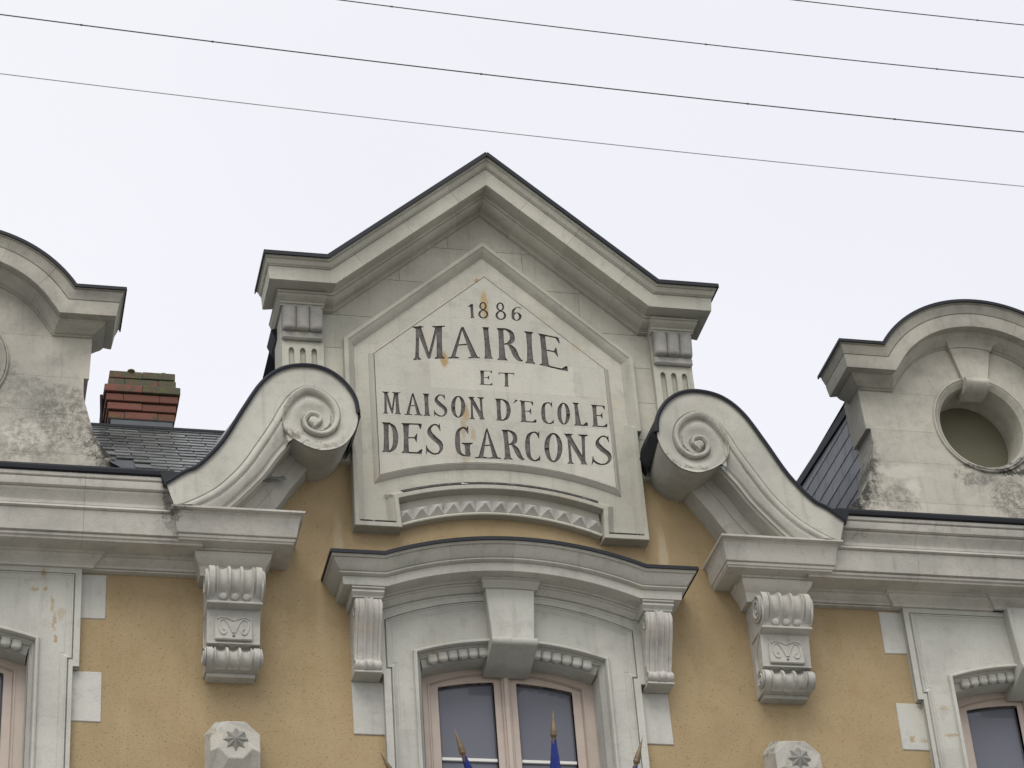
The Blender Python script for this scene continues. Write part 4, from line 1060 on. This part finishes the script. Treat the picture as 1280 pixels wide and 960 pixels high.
    root = mb.build('scroll', M['stone_scroll'], HALL, smooth=50, mirror=mir)
    # top and flank of the tail back to the wall, drum narrowing towards the wall
    mb = MB(); top = O[:5*11+1]
    mb.grid([[P3(x_, z_, height(x_, z_)) for x_, z_ in top], [P3(x_, z_, -.12) for x_, z_ in top]])
    mb.build('scroll_back', M['stone_scroll'], root, smooth=40, mirror=mir)
    ds = [k for k in range(len(O)) if k >= 5*10]; drum = [O[k] for k in ds]
    drum += ell(cx0, cz0, rd, rd, 16, R(-36), R(62), False)
    rows = []
    for t in (0, .03, .06, .25, .5, .75, 1.0):
        k = 1-.17*t+(.012 if t < .01 else 0); dd = D+.004-(D+.004)*t
        if t == .03: k = .985
        if t == .06: k = .972
        rows.append([P3(cx0+(x_-cx0)*k, cz0-.0+(z_-cz0)*k, dd) for x_, z_ in drum])
    mb = MB(); mb.grid(rows, flip=True); mb.build('drum', M['stone_drum'], root, smooth=50, mirror=mir)
    # stepped underside of the tail
    Ux = crom([(1.44, .27)]+Up+[(1.97, -.41)], 5); nm = mitres(Ux)
    prof = [(0, D-.045), (.002, D-.062), (-.012, D-.075), (-.006, .235), (-.060, .215), (-.064, .200), (-.150, .165), (-.152, .0)]
    rows = [[P3(p[0]-n[0]*-u, p[1]-n[1]*-u, d) for u, d in prof] for p, n in zip(Ux, nm)]
    # orientation: the normal must point away from the face (towards the gable axis)
    if nm[3][0] > 0: rows = [[P3(p[0]+n[0]*u, p[1]+n[1]*u, d) for u, d in prof] for p, n in zip(Ux, nm)]
    else: rows = [[P3(p[0]-n[0]*u, p[1]-n[1]*u, d) for u, d in prof] for p, n in zip(Ux, nm)]
    mb = MB(); mb.grid(rows); mb.build('scroll_underside', M['stone_drum'], root, smooth=30, mirror=mir)
    # zinc cover strip on the back of the scroll, with a folded drip at the inner end
    st = O[:5*11+2]; nm = mitres(st); sgn_ = 1 if nm[20][1] > 0 else -1
    prof = [(-.004, D+.006), (-.010, D+.016), (.006, D+.022), (.020, D+.014), (.020, D+.0), (.012, D-.02), (.012, -.15)]
    rows = [[P3(p[0]+n[0]*u*sgn_, p[1]+n[1]*u*sgn_, d) for u, d in prof] for p, n in zip(st, nm)]
    mb = MB(); mb.grid(rows, flip=True); mb.build('scroll_flashing', M['zinc'], root, smooth=40, mirror=mir)
    mb = MB(); mb.add([P3(1.046, .46, D+.02), P3(1.010, .435, D-.05), P3(1.048, .36, D-.02), P3(1.012, .42, .0), P3(1.06, .30, .0), P3(1.048, .46, .0)], [(0, 1, 2), (1, 3, 4, 2), (0, 5, 3, 1)])
    mb.build('flashing_drip', M['zinc'], root, mirror=mir)
    # bright lead apron rising from the strip to the roof behind the tail
    a = O[2:28]; n2 = mitres(a)
    rows = [[P3(p[0]+n[0]*sgn_*u, p[1]+n[1]*sgn_*u, d) for u, d in ((.018, D-.01), (.030+.12*(i/len(a))**.5*(1-i/len(a))**1.1*1.7, .20), (.03+.25*(i/len(a))**.5*(1-i/len(a))**1.1*1.7, -.10))] for i, (p, n) in enumerate(zip(a, n2))]
    mb = MB(); mb.grid(rows, flip=True); mb.build('lead_apron', M['lead'], root, smooth=50, mirror=mir)
    # corner box where the gutter runs into the scroll
    mb = MB(); mb.add([P3(2.20, -.13, D+.02), P3(2.32, -.23, D+.015), P3(2.36, -.12, D+.01), P3(2.26, -.02, .10), P3(2.44, -.10, .10), P3(2.34, -.24, .30)], [(0, 1, 2), (0, 2, 4, 3), (1, 5, 4, 2)])
    mb.build('gutter_outlet', M['zinc'], root, mirror=mir)
for s in (-1, 1): scroll(s)

# ------------------------------------------------------------ roof
def roof():
    y0, z0, y1, z1 = -.36, -.10, 1.02, 1.145
    ym = .30; zm = z0+(z1-z0)*(ym-y0)/(y1-y0)
    mb = MB(); mb.add([(-2.50, y0, z0), (-2.0, y0, z0), (-1.50, ym, zm), (1.50, ym, zm), (1.50, y1, z1), (-7, y1, z1), (-7, y0, z0), (-4.96, y0, z0), (-4.96, ym, zm), (-2.84, ym, zm), (-2.66, .02, z0+(z1-z0)*(.02-y0)/(y1-y0))], [(0, 1, 2, 3, 4, 5, 6, 7, 8, 9, 10)])
    mb.add([(2.86, ym, zm), (4.96, ym, zm), (4.96, y0, z0), (7, y0, z0), (7, y1, z1), (2.86, y1, z1)], [(0, 1, 2, 3, 4, 5)])
    mb.add([(-7, y1, z1), (2.32, y1, z1), (2.32, 1.7, 1.16), (7, 1.7, 1.16), (7, 3.2, 1.2), (-7, 3.2, 1.2), (7, 8.2, -.3), (-7, 8.2, -.3)], [(0, 1, 2, 3, 4, 5), (5, 4, 6, 7)])
    r = mb.build('roof', M['slate_deck'], HALL)
    th = math.atan2(z1-z0, y1-y0); L = math.hypot(y1-y0, z1-z0)
    ex = .112; n = int(L/ex)+1
    protos = []
    for k in range(3):
        b = MB(); w = .1055
        e0, e1 = (0, 0) if k == 0 else ((-.003, .003) if k == 1 else (.004, -.002))
        V = [(-w, 0+e0, 0), (w, 0+e1, 0), (w, .21, 0), (-w, .21, 0), (-w, 0+e0, .009), (w, 0+e1, .009), (w, .21, .004), (-w, .21, .004)]
        b.add(V, [(0, 3, 2, 1), (4, 5, 6, 7), (0, 1, 5, 4), (1, 2, 6, 5), (2, 3, 7, 6), (3, 0, 4, 7)]); protos.append(b)
    meshes = []; first = True
    for side in (-1,):
        for i in range(n):
            for j in range(6 if side < 0 else 4):
                xc = side*(1.72 if side < 0 else 2.05) + side*(.22*j) + (.11 if i % 2 else 0)
                if xc < -2.62 and i*ex < .80 or xc < -2.47 and i*ex < .5: continue
                k = random.randrange(3)
                if len(meshes) <= k or meshes[k] is None:
                    while len(meshes) <= k: meshes.append(None)
                    o = protos[k].build('slate', M['slate'], r); meshes[k] = o.data
                else:
                    o = bpy.data.objects.new('slate', meshes[k]); col.objects.link(o); o.parent = r
                s_ = i*ex+random.uniform(-.003, .003)

                o.location = (xc+random.uniform(-.002, .002), y0+s_*math.cos(th)-math.sin(th)*.006, z0+s_*math.sin(th)+math.cos(th)*.006)
                o.rotation_euler = (th-R(2.2)+random.uniform(-.01, .01), 0, random.uniform(-.012, .012))
    m = MB(); m.add([(1.50, .30, .35), (1.9, -.34, -.06), (2.32, -.34, -.06), (2.32, y1, z1), (1.50, y1, z1)], [(0, 1, 2, 3, 4)]); m.add([(2.32, -.34, -.08), (2.50, -.34, -.08), (2.56, .30, .20), (2.86, .30, .20), (2.86, 1.7, .92), (2.32, 1.7, .92)], [(0, 1, 2, 3, 4, 5)]); m.add([(2.32, -.34, -.08), (2.32, 1.7, .92), (2.32, 1.7, 1.145), (2.32, y1, z1), (2.32, -.34, -.06)], [(0, 1, 2, 3, 4)])
    m.build('roof_valley_pan', M['zinc_valley'], r)
    m = MB(); lathe(m, (-7, y1, z1+.002), (1, 0, 0), [(0, .03), (9.34, .03)], 12); m.add([(-7, y1-.06, z1-.040), (2.34, y1-.06, z1-.040), (2.34, y1, z1+.03), (-7, y1, z1+.03)], [(0, 1, 2, 3)])
    m.build('ridge_flashing', M['zinc'], r, smooth=40)
    return r
M['zinc_valley'] = simple('valley_zinc', (.055, .075, .080), .4, .4, .1, 10)
M['slate_deck'] = simple('slate_underlay', (.06, .065, .075), .7, 0, .2, 30)
ROOF = roof()

# ------------------------------------------------------------ chimney
def chimney():
    x0, x1, y0, y1 = -2.585, -2.115, 1.02, 1.42; zb = 1.20
    m = MB(); m.box(x0+.035, x1-.035, .9, 1.645, -y1+.04, -y0-.04)
    root = m.build('chimney', M['mortar_dark'], HALL)
    lf = MB(); lf.box(x0+.010, x1-.010, 1.0, 1.215, -y1-.01, -y0+.014); lf.box(x0-.0, x1+.0, 1.215, 1.222, -y1-.02, -y0+.018)
    lf.build('lead_base', M['zinc_light'], root, bevel=.004)
    h = .0715; outs = [.004, .014, .026, .040, .010, .004]; z = 1.224
    for c, e in enumerate(outs):
        mat = M['brick_moss'] if c >= 4 else (M['brick_half'] if c in (0, 3) else M['brick'])
        X0, X1, Y0, Y1 = x0-e, x1+e, y0-e, y1+e
        nb = 2
        for face in range(2):
            cuts = [0, .5, 1] if c % 2 else [0, .24, .74, 1]; nb = len(cuts)-1
            for i in range(nb):
                a = X0+(X1-X0)*cuts[i]+.0008; b_ = X0+(X1-X0)*cuts[i+1]-.0008
                yy = (Y0, Y0+.105) if face == 0 else (Y1-.105, Y1)
                q = MB(); q.box(a, b_, z+.004+random.uniform(0, .003), z+h-.006, -yy[1], -yy[0]+random.uniform(-.003, .003))
                q.build('brick', M['brick_moss'] if (c == 3 and i == nb-1) else mat, root, bevel=.004)
            for i in range(2):
                ya = Y0+.108+(Y1-Y0-.216)*i/2; yb = Y0+.105+(Y1-Y0-.216)*(i+1)/2
                xx = (X0, X0+.105) if face == 0 else (X1-.105, X1)
                q = MB(); q.box(xx[0], xx[1], z+.004, z+h-.006, -yb, -ya); q.build('brick', mat, root, bevel=.004)
        z += h
    mc = MB(); random.seed(3)
    for i in range(26):
        ellipsoid(mc, (random.uniform(x0+.03, x1-.03), random.uniform(y0, y0+.3), z+.0), .03, .03, random.uniform(.006, .018), 8, 5)
    mc.build('moss', M['moss'], root, smooth=80)
    c = MB(); tube(c, [(x0-.05, y0+.1, 1.06), (x0-.048, y0+.1, 1.35), (x0-.052, y0+.1, 1.49)], .011, 8)
    c.build('cable_pipe', M['zinc'], root, smooth=60)
M['mortar_dark'] = simple('sooty_mortar', (.05, .042, .038), .95, 0, .3, 50)
M['zinc_light'] = simple('weathered_zinc', (.085, .10, .11), .55, .2, .1, 20)
M['moss'] = simple('dry_moss', (.10, .11, .03), 1, 0, .6, 80)
chimney()

# ------------------------------------------------------------ dormers with round windows
def dormer(s):
    mir = s < 0; cx = CX; H = HALL
    S = M['stone_dormer']
    def build(mb, name, mat, parent=H, **k): return mb.build(name, mat, parent, mirror=mir, **k)
    arcT = arc3((4.52, 1.448), (3.72, 1.895), (2.92, 1.448), 40)
    # the flanks flare out at the foot
    foot = crom([(2.552, .185), (2.61, .235), (2.69, .325), (2.755, .447), (2.800, .604), (2.828, .72), (2.832, .80)], 4)
    L = [(2.552, -.10)]+foot+[(2.832, .872), (2.797, .872), (2.78, 1.27)]
    out = L+[(2*cx-x, z) for x, z in L[::-1]]
    # reorder: left side upward, arch across, right side down -> closed polygon
    top = [(4.43, 1.27)]+[(p[0], p[1]-.19) for p in arc3((4.43, 1.46), (3.72, 1.87), (3.01, 1.46), 30)]+[(3.01, 1.27)]
    out = L+top[::-1]+[(2*cx-x, z) for x, z in L[::-1]]
    hole = ell(cx, .965, .385, .415, 56)
    v, t = tri_region([offset(out, -.005)], [ell(cx, .965, .345, .375, 56)])
    root = build(MB().slab(v, t, -.30, -.0010), 'dormer', S)
    zr = [-.12, .262, .60, .872, 1.20, 1.56, 1.9]
    cutx = {0: [2.5, 3.16, 3.78, 4.34, 5.0], 1: [2.5, 2.93, 3.44, 4.08, 4.62, 5.0], 2: [2.5, 3.18, 4.26, 5.0], 3: [2.5, 3.05, 4.39, 5.0]}
    key = [(cx-.182, 1.70), (cx-.090, 1.30), (cx+.090, 1.30), (cx+.182, 1.70)]
    for i in range(4):
        for a, b_ in zip(cutx[i], cutx[i][1:]):
            cell = inset([(a, zr[i]), (b_, zr[i]), (b_, zr[i+1]), (a, zr[i+1])], .0014)
            v, t = tri_region([out, cell], [hole, key])
            for v, t in pieces(v, t): build(MB().slab(v, t, -.02, .0), 'dormer_stone', S, root)
    # voussoirs fanning round the head
    rays = [(2.5, 1.20, 2.5, 1.56)]
    for qa in (-1, 1):
        fans = [((.0, 1.2), (0, 1.9)), ((.30, 1.2), (.62, 1.9)), ((.40, 1.2), (1.12, 1.62)), ((1.3, 1.2), (1.3, 1.2))]
        for (p0, p1), (q0, q1) in zip(fans, fans[1:]):
            c4 = [(cx+qa*p0[0], p0[1]), (cx+qa*q0[0], q0[1]), (cx+qa*q1[0], q1[1]), (cx+qa*p1[0], p1[1])]
            c4 = inset(c4, .0014)
            v, t = tri_region([out, c4], [hole, key])
            for v, t in pieces(v, t): build(MB().slab(v, t, -.02, .0), 'dormer_stone', S, root)
    build(MB().prism(key, -.02, .035), 'keystone', S, root, bevel=.004)
    rows = []
    cp = [(1.350, .03), (1.348, .058), (1.335, .070), (1.31, .072), (1.28, .052), (1.262, .01), (1.255, -.05), (1.25, -.12)]
    for x in (cx-.094, cx+.094): rows.append([P3(x, z, d) for z, d in cp]+[P3(x, 1.350, -.12)])
    mb = MB(); mb.grid(rows, closed=True); n = len(rows[0]); mb.f += [tuple(range(n)), tuple(range(n, 2*n))[::-1]]
    build(mb, 'keystone_cushion', S, root, smooth=40, bevel=.003)
    # round frame
    pth = ell(cx, .965, .385, .415, 72)     # anticlockwise: left normal inwards
    sweep(pth, [(0, -.02), (0, .012), (.006, .018), (.014, .018), (.018, .008), (.022, .018), (.034, .012), (.050, -.010), (.062, -.020), (.066, -.040), (.070, -.40)], closed=True, mb=(m := MB()))
    build(m, 'round_frame', S, root, smooth=30)
    v, t = tri_region([ell(cx, .965, .34, .37, 40)], []); m = MB().slab(v, t, -.312, -.300); build(m, 'pane', M['oculus_glass'], root)
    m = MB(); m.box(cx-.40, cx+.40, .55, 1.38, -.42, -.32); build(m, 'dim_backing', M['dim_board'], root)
    # cornice following the arch
    path = [(4.64, 1.448)]+arcT+[(2.80, 1.448)]
    prof = [(0, -.2), (0, .278), (.012, .278), (.018, .262), (.030, .258), (.050, .246), (.075, .232), (.082, .222), (.086, .230), (.092, .228), (.182, .205), (.184, .192), (.176, .130),
            (.186, .128), (.190, .118), (.200, .108), (.214, .070), (.228, .040), (.234, .030), (.236, .016), (.243, .014), (.243, -.02)]
    prof = notch(prof, (.019, .084, .234), .007, .012)
    sweep_stones(path, prof, (.15, .33, .5, .67, .85), 'dormer_cornice_stone', S, root, ends=((.78, -.20), (.78, -.20)), smooth=28, mirror=mir)
    zp = [(-.008, -.22), (-.010, .286), (.016, .288), (.016, .276), (.001, .274), (.001, -.22)]
    m = sweep(path, zp, ends=((.78, -.22), (.78, -.22))); build(m, 'dormer_flashing', M['zinc'], root, smooth=28)
    arcK = [p for p in arc3((4.52, 1.448), (3.72, 1.895), (2.92, 1.448), 200) if abs(p[0]-cx) < .20]
    m = sweep(arcK, [(.185, 0), (.185, .115), (.197, .112), (.205, .095), (.228, .062), (.244, .052), (.262, .045), (.262, 0)], ends=((.5, 0), (.5, 0))); build(m, 'keystone_cap', S, root, smooth=28)
    # slated cheeks behind the stone front
    for xs, sg in ((2.845, -1), (2*cx-2.845, 1)):
        m = MB(); V = [(xs, .30, -.05), (xs, 1.60, .5), (xs, 1.60, 1.34), (xs, .30, 1.28)]
        th_ = .04*-sg
        m.add(V+[(a+th_, b_, c) for a, b_, c in V], [(0, 1, 2, 3), (7, 6, 5, 4), (0, 3, 7, 4), (3, 2, 6, 7), (1, 5, 6, 2), (0, 4, 5, 1)])
        ck = build(m, 'cheek', M['slate_deck'], root)
        if (s > 0 and sg < 0) or (s < 0 and sg > 0):
            # individually hung slates
            w, ex = .235, .118; rowi = 0; zc = .02
            proto = None
            while zc < 1.30:
                y = .300-(w/2 if rowi % 2 else 0)
                while y < 1.62:
                    ya, yb = max(y, .300), min(y+w, 1.60); lim = .15+.52*ya-.14
                    if yb-ya > .03 and zc > lim-.15:
                        zt_ = min(zc+ex*1.6, 1.29+.035*(ya-.3))
                        q = MB(); xo = sg*.0045; xi = sg*.001; X = xs
                        g_ = .0035
                        VV = [(X+xo*1.7, ya+g_, zc), (X+xo*1.7, yb-g_, zc), (X+xi, yb-g_, zt_), (X+xi, ya+g_, zt_), (X, ya+g_, zc), (X, yb-g_, zc)]
                        q.add(VV, [(0, 1, 2, 3), (0, 4, 5, 1), (0, 3, 4), (1, 5, 2)])
                        if zt_ > zc: build(q, 'cheek_slate', M['slate_dark'], root)
                    y += w
                zc += ex; rowi += 1
            m = MB(); V = [(xs-sg*.0+sg*.02, .29, 1.24), (xs+sg*.02, 1.62, 1.30), (xs+sg*.02, 1.62, 1.37), (xs+sg*.02, .29, 1.31)]
            m.add(V+[(a-sg*.06, b_, c) for a, b_, c in V], [(0, 1, 2, 3), (7, 6, 5, 4), (0, 4, 5, 1), (3, 2, 6, 7), (0, 3, 7, 4), (1, 5, 6, 2)])
            build(m, 'cheek_flashing', M['zinc'], root)
    m = MB(); A = arc3((4.46, 1.42), (3.72, 1.84), (2.98, 1.42), 24); A = [(4.58, 1.40)]+A+[(2.86, 1.40)]
    m.grid([[P3(x, z, -.2) for x, z in A], [P3(x, z-.0, -1.7) for x, z in A]]); build(m, 'dormer_roof', M['zinc'], root, smooth=40)
    return root
M['zinc_valley'] = simple('valley_zinc', (.055, .075, .080), .4, .4, .1, 10)
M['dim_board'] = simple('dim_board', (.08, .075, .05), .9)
def sd():
    m, nt, b = newmat('hung_slate'); oi = nt.nodes.new('ShaderNodeObjectInfo'); p = pos(nt)
    c = mixc(nt, oi.outputs['Random'], (.115, .128, .146), (.165, .180, .200))
    c = mixc(nt, ramp(nt, tex(nt, p, 9, 5, .6), .4, .7, 0, .5), c, (.06, .068, .08))
    nt.links.new(c, b.inputs['Base Color']); b.inputs['Roughness'].default_value = .5
    bp = N(nt, 'ShaderNodeBump', Strength=.25, Distance=.002); nt.links.new(tex(nt, p, 35, 3, .6), bp.inputs['Height']); nt.links.new(bp.outputs[0], b.inputs['Normal'])
    return m
M['slate_dark'] = sd()
for s in (-1, 1): dormer(s)

# --- slated flanks and roof behind the gable
def gable_back():
    for s in (-1, 1):
        m = MB(); V = [(1.43, .20, 1.42), (1.60, .20, .20), (1.60, 1.9, .20), (1.43, 1.9, 1.42)]
        m.add(V+[(x-.05, y, z) for x, y, z in V], [(0, 1, 2, 3), (7, 6, 5, 4), (0, 4, 5, 1), (1, 5, 6, 2), (2, 6, 7, 3), (3, 7, 4, 0)])
        m.build('gable_flank', M['zinc'], HALL, mirror=(s < 0))
    for s in (-1, 1):
        MB().prism([(1.44, 1.50), (1.53, 1.47), (1.50, 1.40), (1.45, 1.33)], -.34, -.12).build('flank_flashing', M['zinc'], HALL, mirror=(s < 0))
    m = MB(); m.grid([[P3(x, z, -.2) for x, z in ((-1.5, 1.50), (-1.2, 1.62), (0, 2.66), (1.2, 1.62), (1.5, 1.50))], [P3(x, z, -3.2) for x, z in ((-1.5, 1.50), (-1.2, 1.62), (0, 2.66), (1.2, 1.62), (1.5, 1.50))]])
    m.build('gable_roof', M['slate_deck'], HALL)
gable_back()

# ------------------------------------------------------------ flags on the balcony below the central window
def flag(tip, root, label, cloth_w, seed):
    rnd = random.Random(seed)
    tip = Vector(tip); root = Vector(root); ax = (tip-root).normalized(); e = empty('flag', root); L = (tip-root).length
    tag(e, label, 'flag', 'flags fanned in front of the central window')
    base = root+ax*(L-.175)
    m = MB(); lathe(m, base, ax, [(-.004, .0001), (-.002, .014), (.010, .020), (.018, .023), (.026, .019), (.030, .0205), (.06, .0165), (.12, .0080), (.172, .0012), (.175, .0001)], 20)
    m.build('spear_tip', M['gilt'], e, smooth=50)
    m = MB(); lathe(m, root, ax, [(0, .0001), (.001, .012), (L-.176, .012), (L-.175, .0001)], 12); m.build('pole', M['pole'], e, smooth=60)
    # furled cloth hanging round the pole, getting fuller downwards
    n = 28; rows = []; steps = 22; length = min(1.15, L*.72); u = ax.orthogonal().normalized(); w = ax.cross(u)
    for i in range(steps+1):
        t = i/steps; c = base-ax*(.012+length*t)+Vector((cloth_w[0]*t, cloth_w[1]*t, 0))-Vector((0, 0, .05*t*t)); r = .016+.16*t**1.05
        r *= 1 if t < .9 else 1-.25*(t-.9)/.1; row = []
        for k in range(n):
            a = 2*math.pi*k/n; fr = 1+.32*min(1, t*4)*math.sin(4*a+seed+2.2*t)+.15*math.sin(7*a+seed*2-3*t)*min(1, t*4)
            row.append(c+(u*math.cos(a)*r*.62+w*math.sin(a)*r)*fr)
        rows.append(row)
    m = MB(); m.grid(rows, closed=True); m.f.append(tuple(range(n))); m.build('cloth', M['blue'], e, smooth=70)
RT = (.098, -.22, -3.70)
def tp(px_tip): return px_tip
flag((-1.013, -.6, -2.130), (-.02, -.20, -3.75), 'leftmost furled flag with only its gilt spear tip in view', (0, 0), 1)
flag((-.540, -.6, -1.951), (.05, -.22, -3.72), 'furled blue flag leaning left before the left pane', (.06, 0), 2)
flag((.098, -.6, -1.805), (.098, -.24, -3.70), 'upright furled blue flag before the right pane, its spear tip the highest', (.02, 0), 3)
flag((.664, -.6, -1.972), (.15, -.22, -3.72), 'rightmost furled blue flag leaning right before the window jamb', (-.03, 0), 4)

# ------------------------------------------------------------ overhead cables
def cable(name, pts, r, mat, label, marks):
    # quadratic through the measured points, carried on past the frame on both sides
    (xa, za), (xb, zb), (xc, zc) = pts
    def q(x): return za*(x-xb)*(x-xc)/((xa-xb)*(xa-xc))+zb*(x-xa)*(x-xc)/((xb-xa)*(xb-xc))+zc*(x-xa)*(x-xb)/((xc-xa)*(xc-xb))
    P_ = [(-14+.25*i, -5.0, q(-14+.25*i)) for i in range(133)]
    m = MB(); tube(m, P_, r, 8); rt_ = m.build(name, mat, None, smooth=60)
    tag(rt_, label, 'cable', 'cables across the sky')
    for x in marks:
        m = MB(); tube(m, [(x-.006, -5.0, q(x-.006)), (x+.006, -5.0, q(x+.006))], r*1.5, 8); m.build('cable_clip', M['cable'], rt_)
cable('overhead_cable', [(-3.58, -.398), (-1.041, -.499), (1.723, -.548)], .0032, M['cable'], 'long dark cable that enters at the left edge and passes above the gable peak', [-3.19, -2.55, -1.2, .2, 1.0])
cable('overhead_cable', [(-1.905, -.087), (.359, -.153), (1.797, -.164)], .0029, M['cable'], 'dark cable crossing the top of the sky, second from the top at the right edge', [-1.64, .02, 1.3])
cable('overhead_cable', [(.543, .232), (1.176, .223), (1.872, .220)], .0029, M['cable'], 'short stretch of cable in the top right corner, the topmost of the four', [1.6])
cable('overhead_cable', [(-3.564, -.772), (-1.067, -.866), (1.651, -.919)], .0024, M['grey_cable'], 'thin pale grey cable, the lowest of the four, just above the gable peak', [])
for o in bpy.data.objects:
    if o.type == 'MESH' and o.parent is None and 'category' not in o and 'kind' not in o: print('UNTAGGED', o.name)
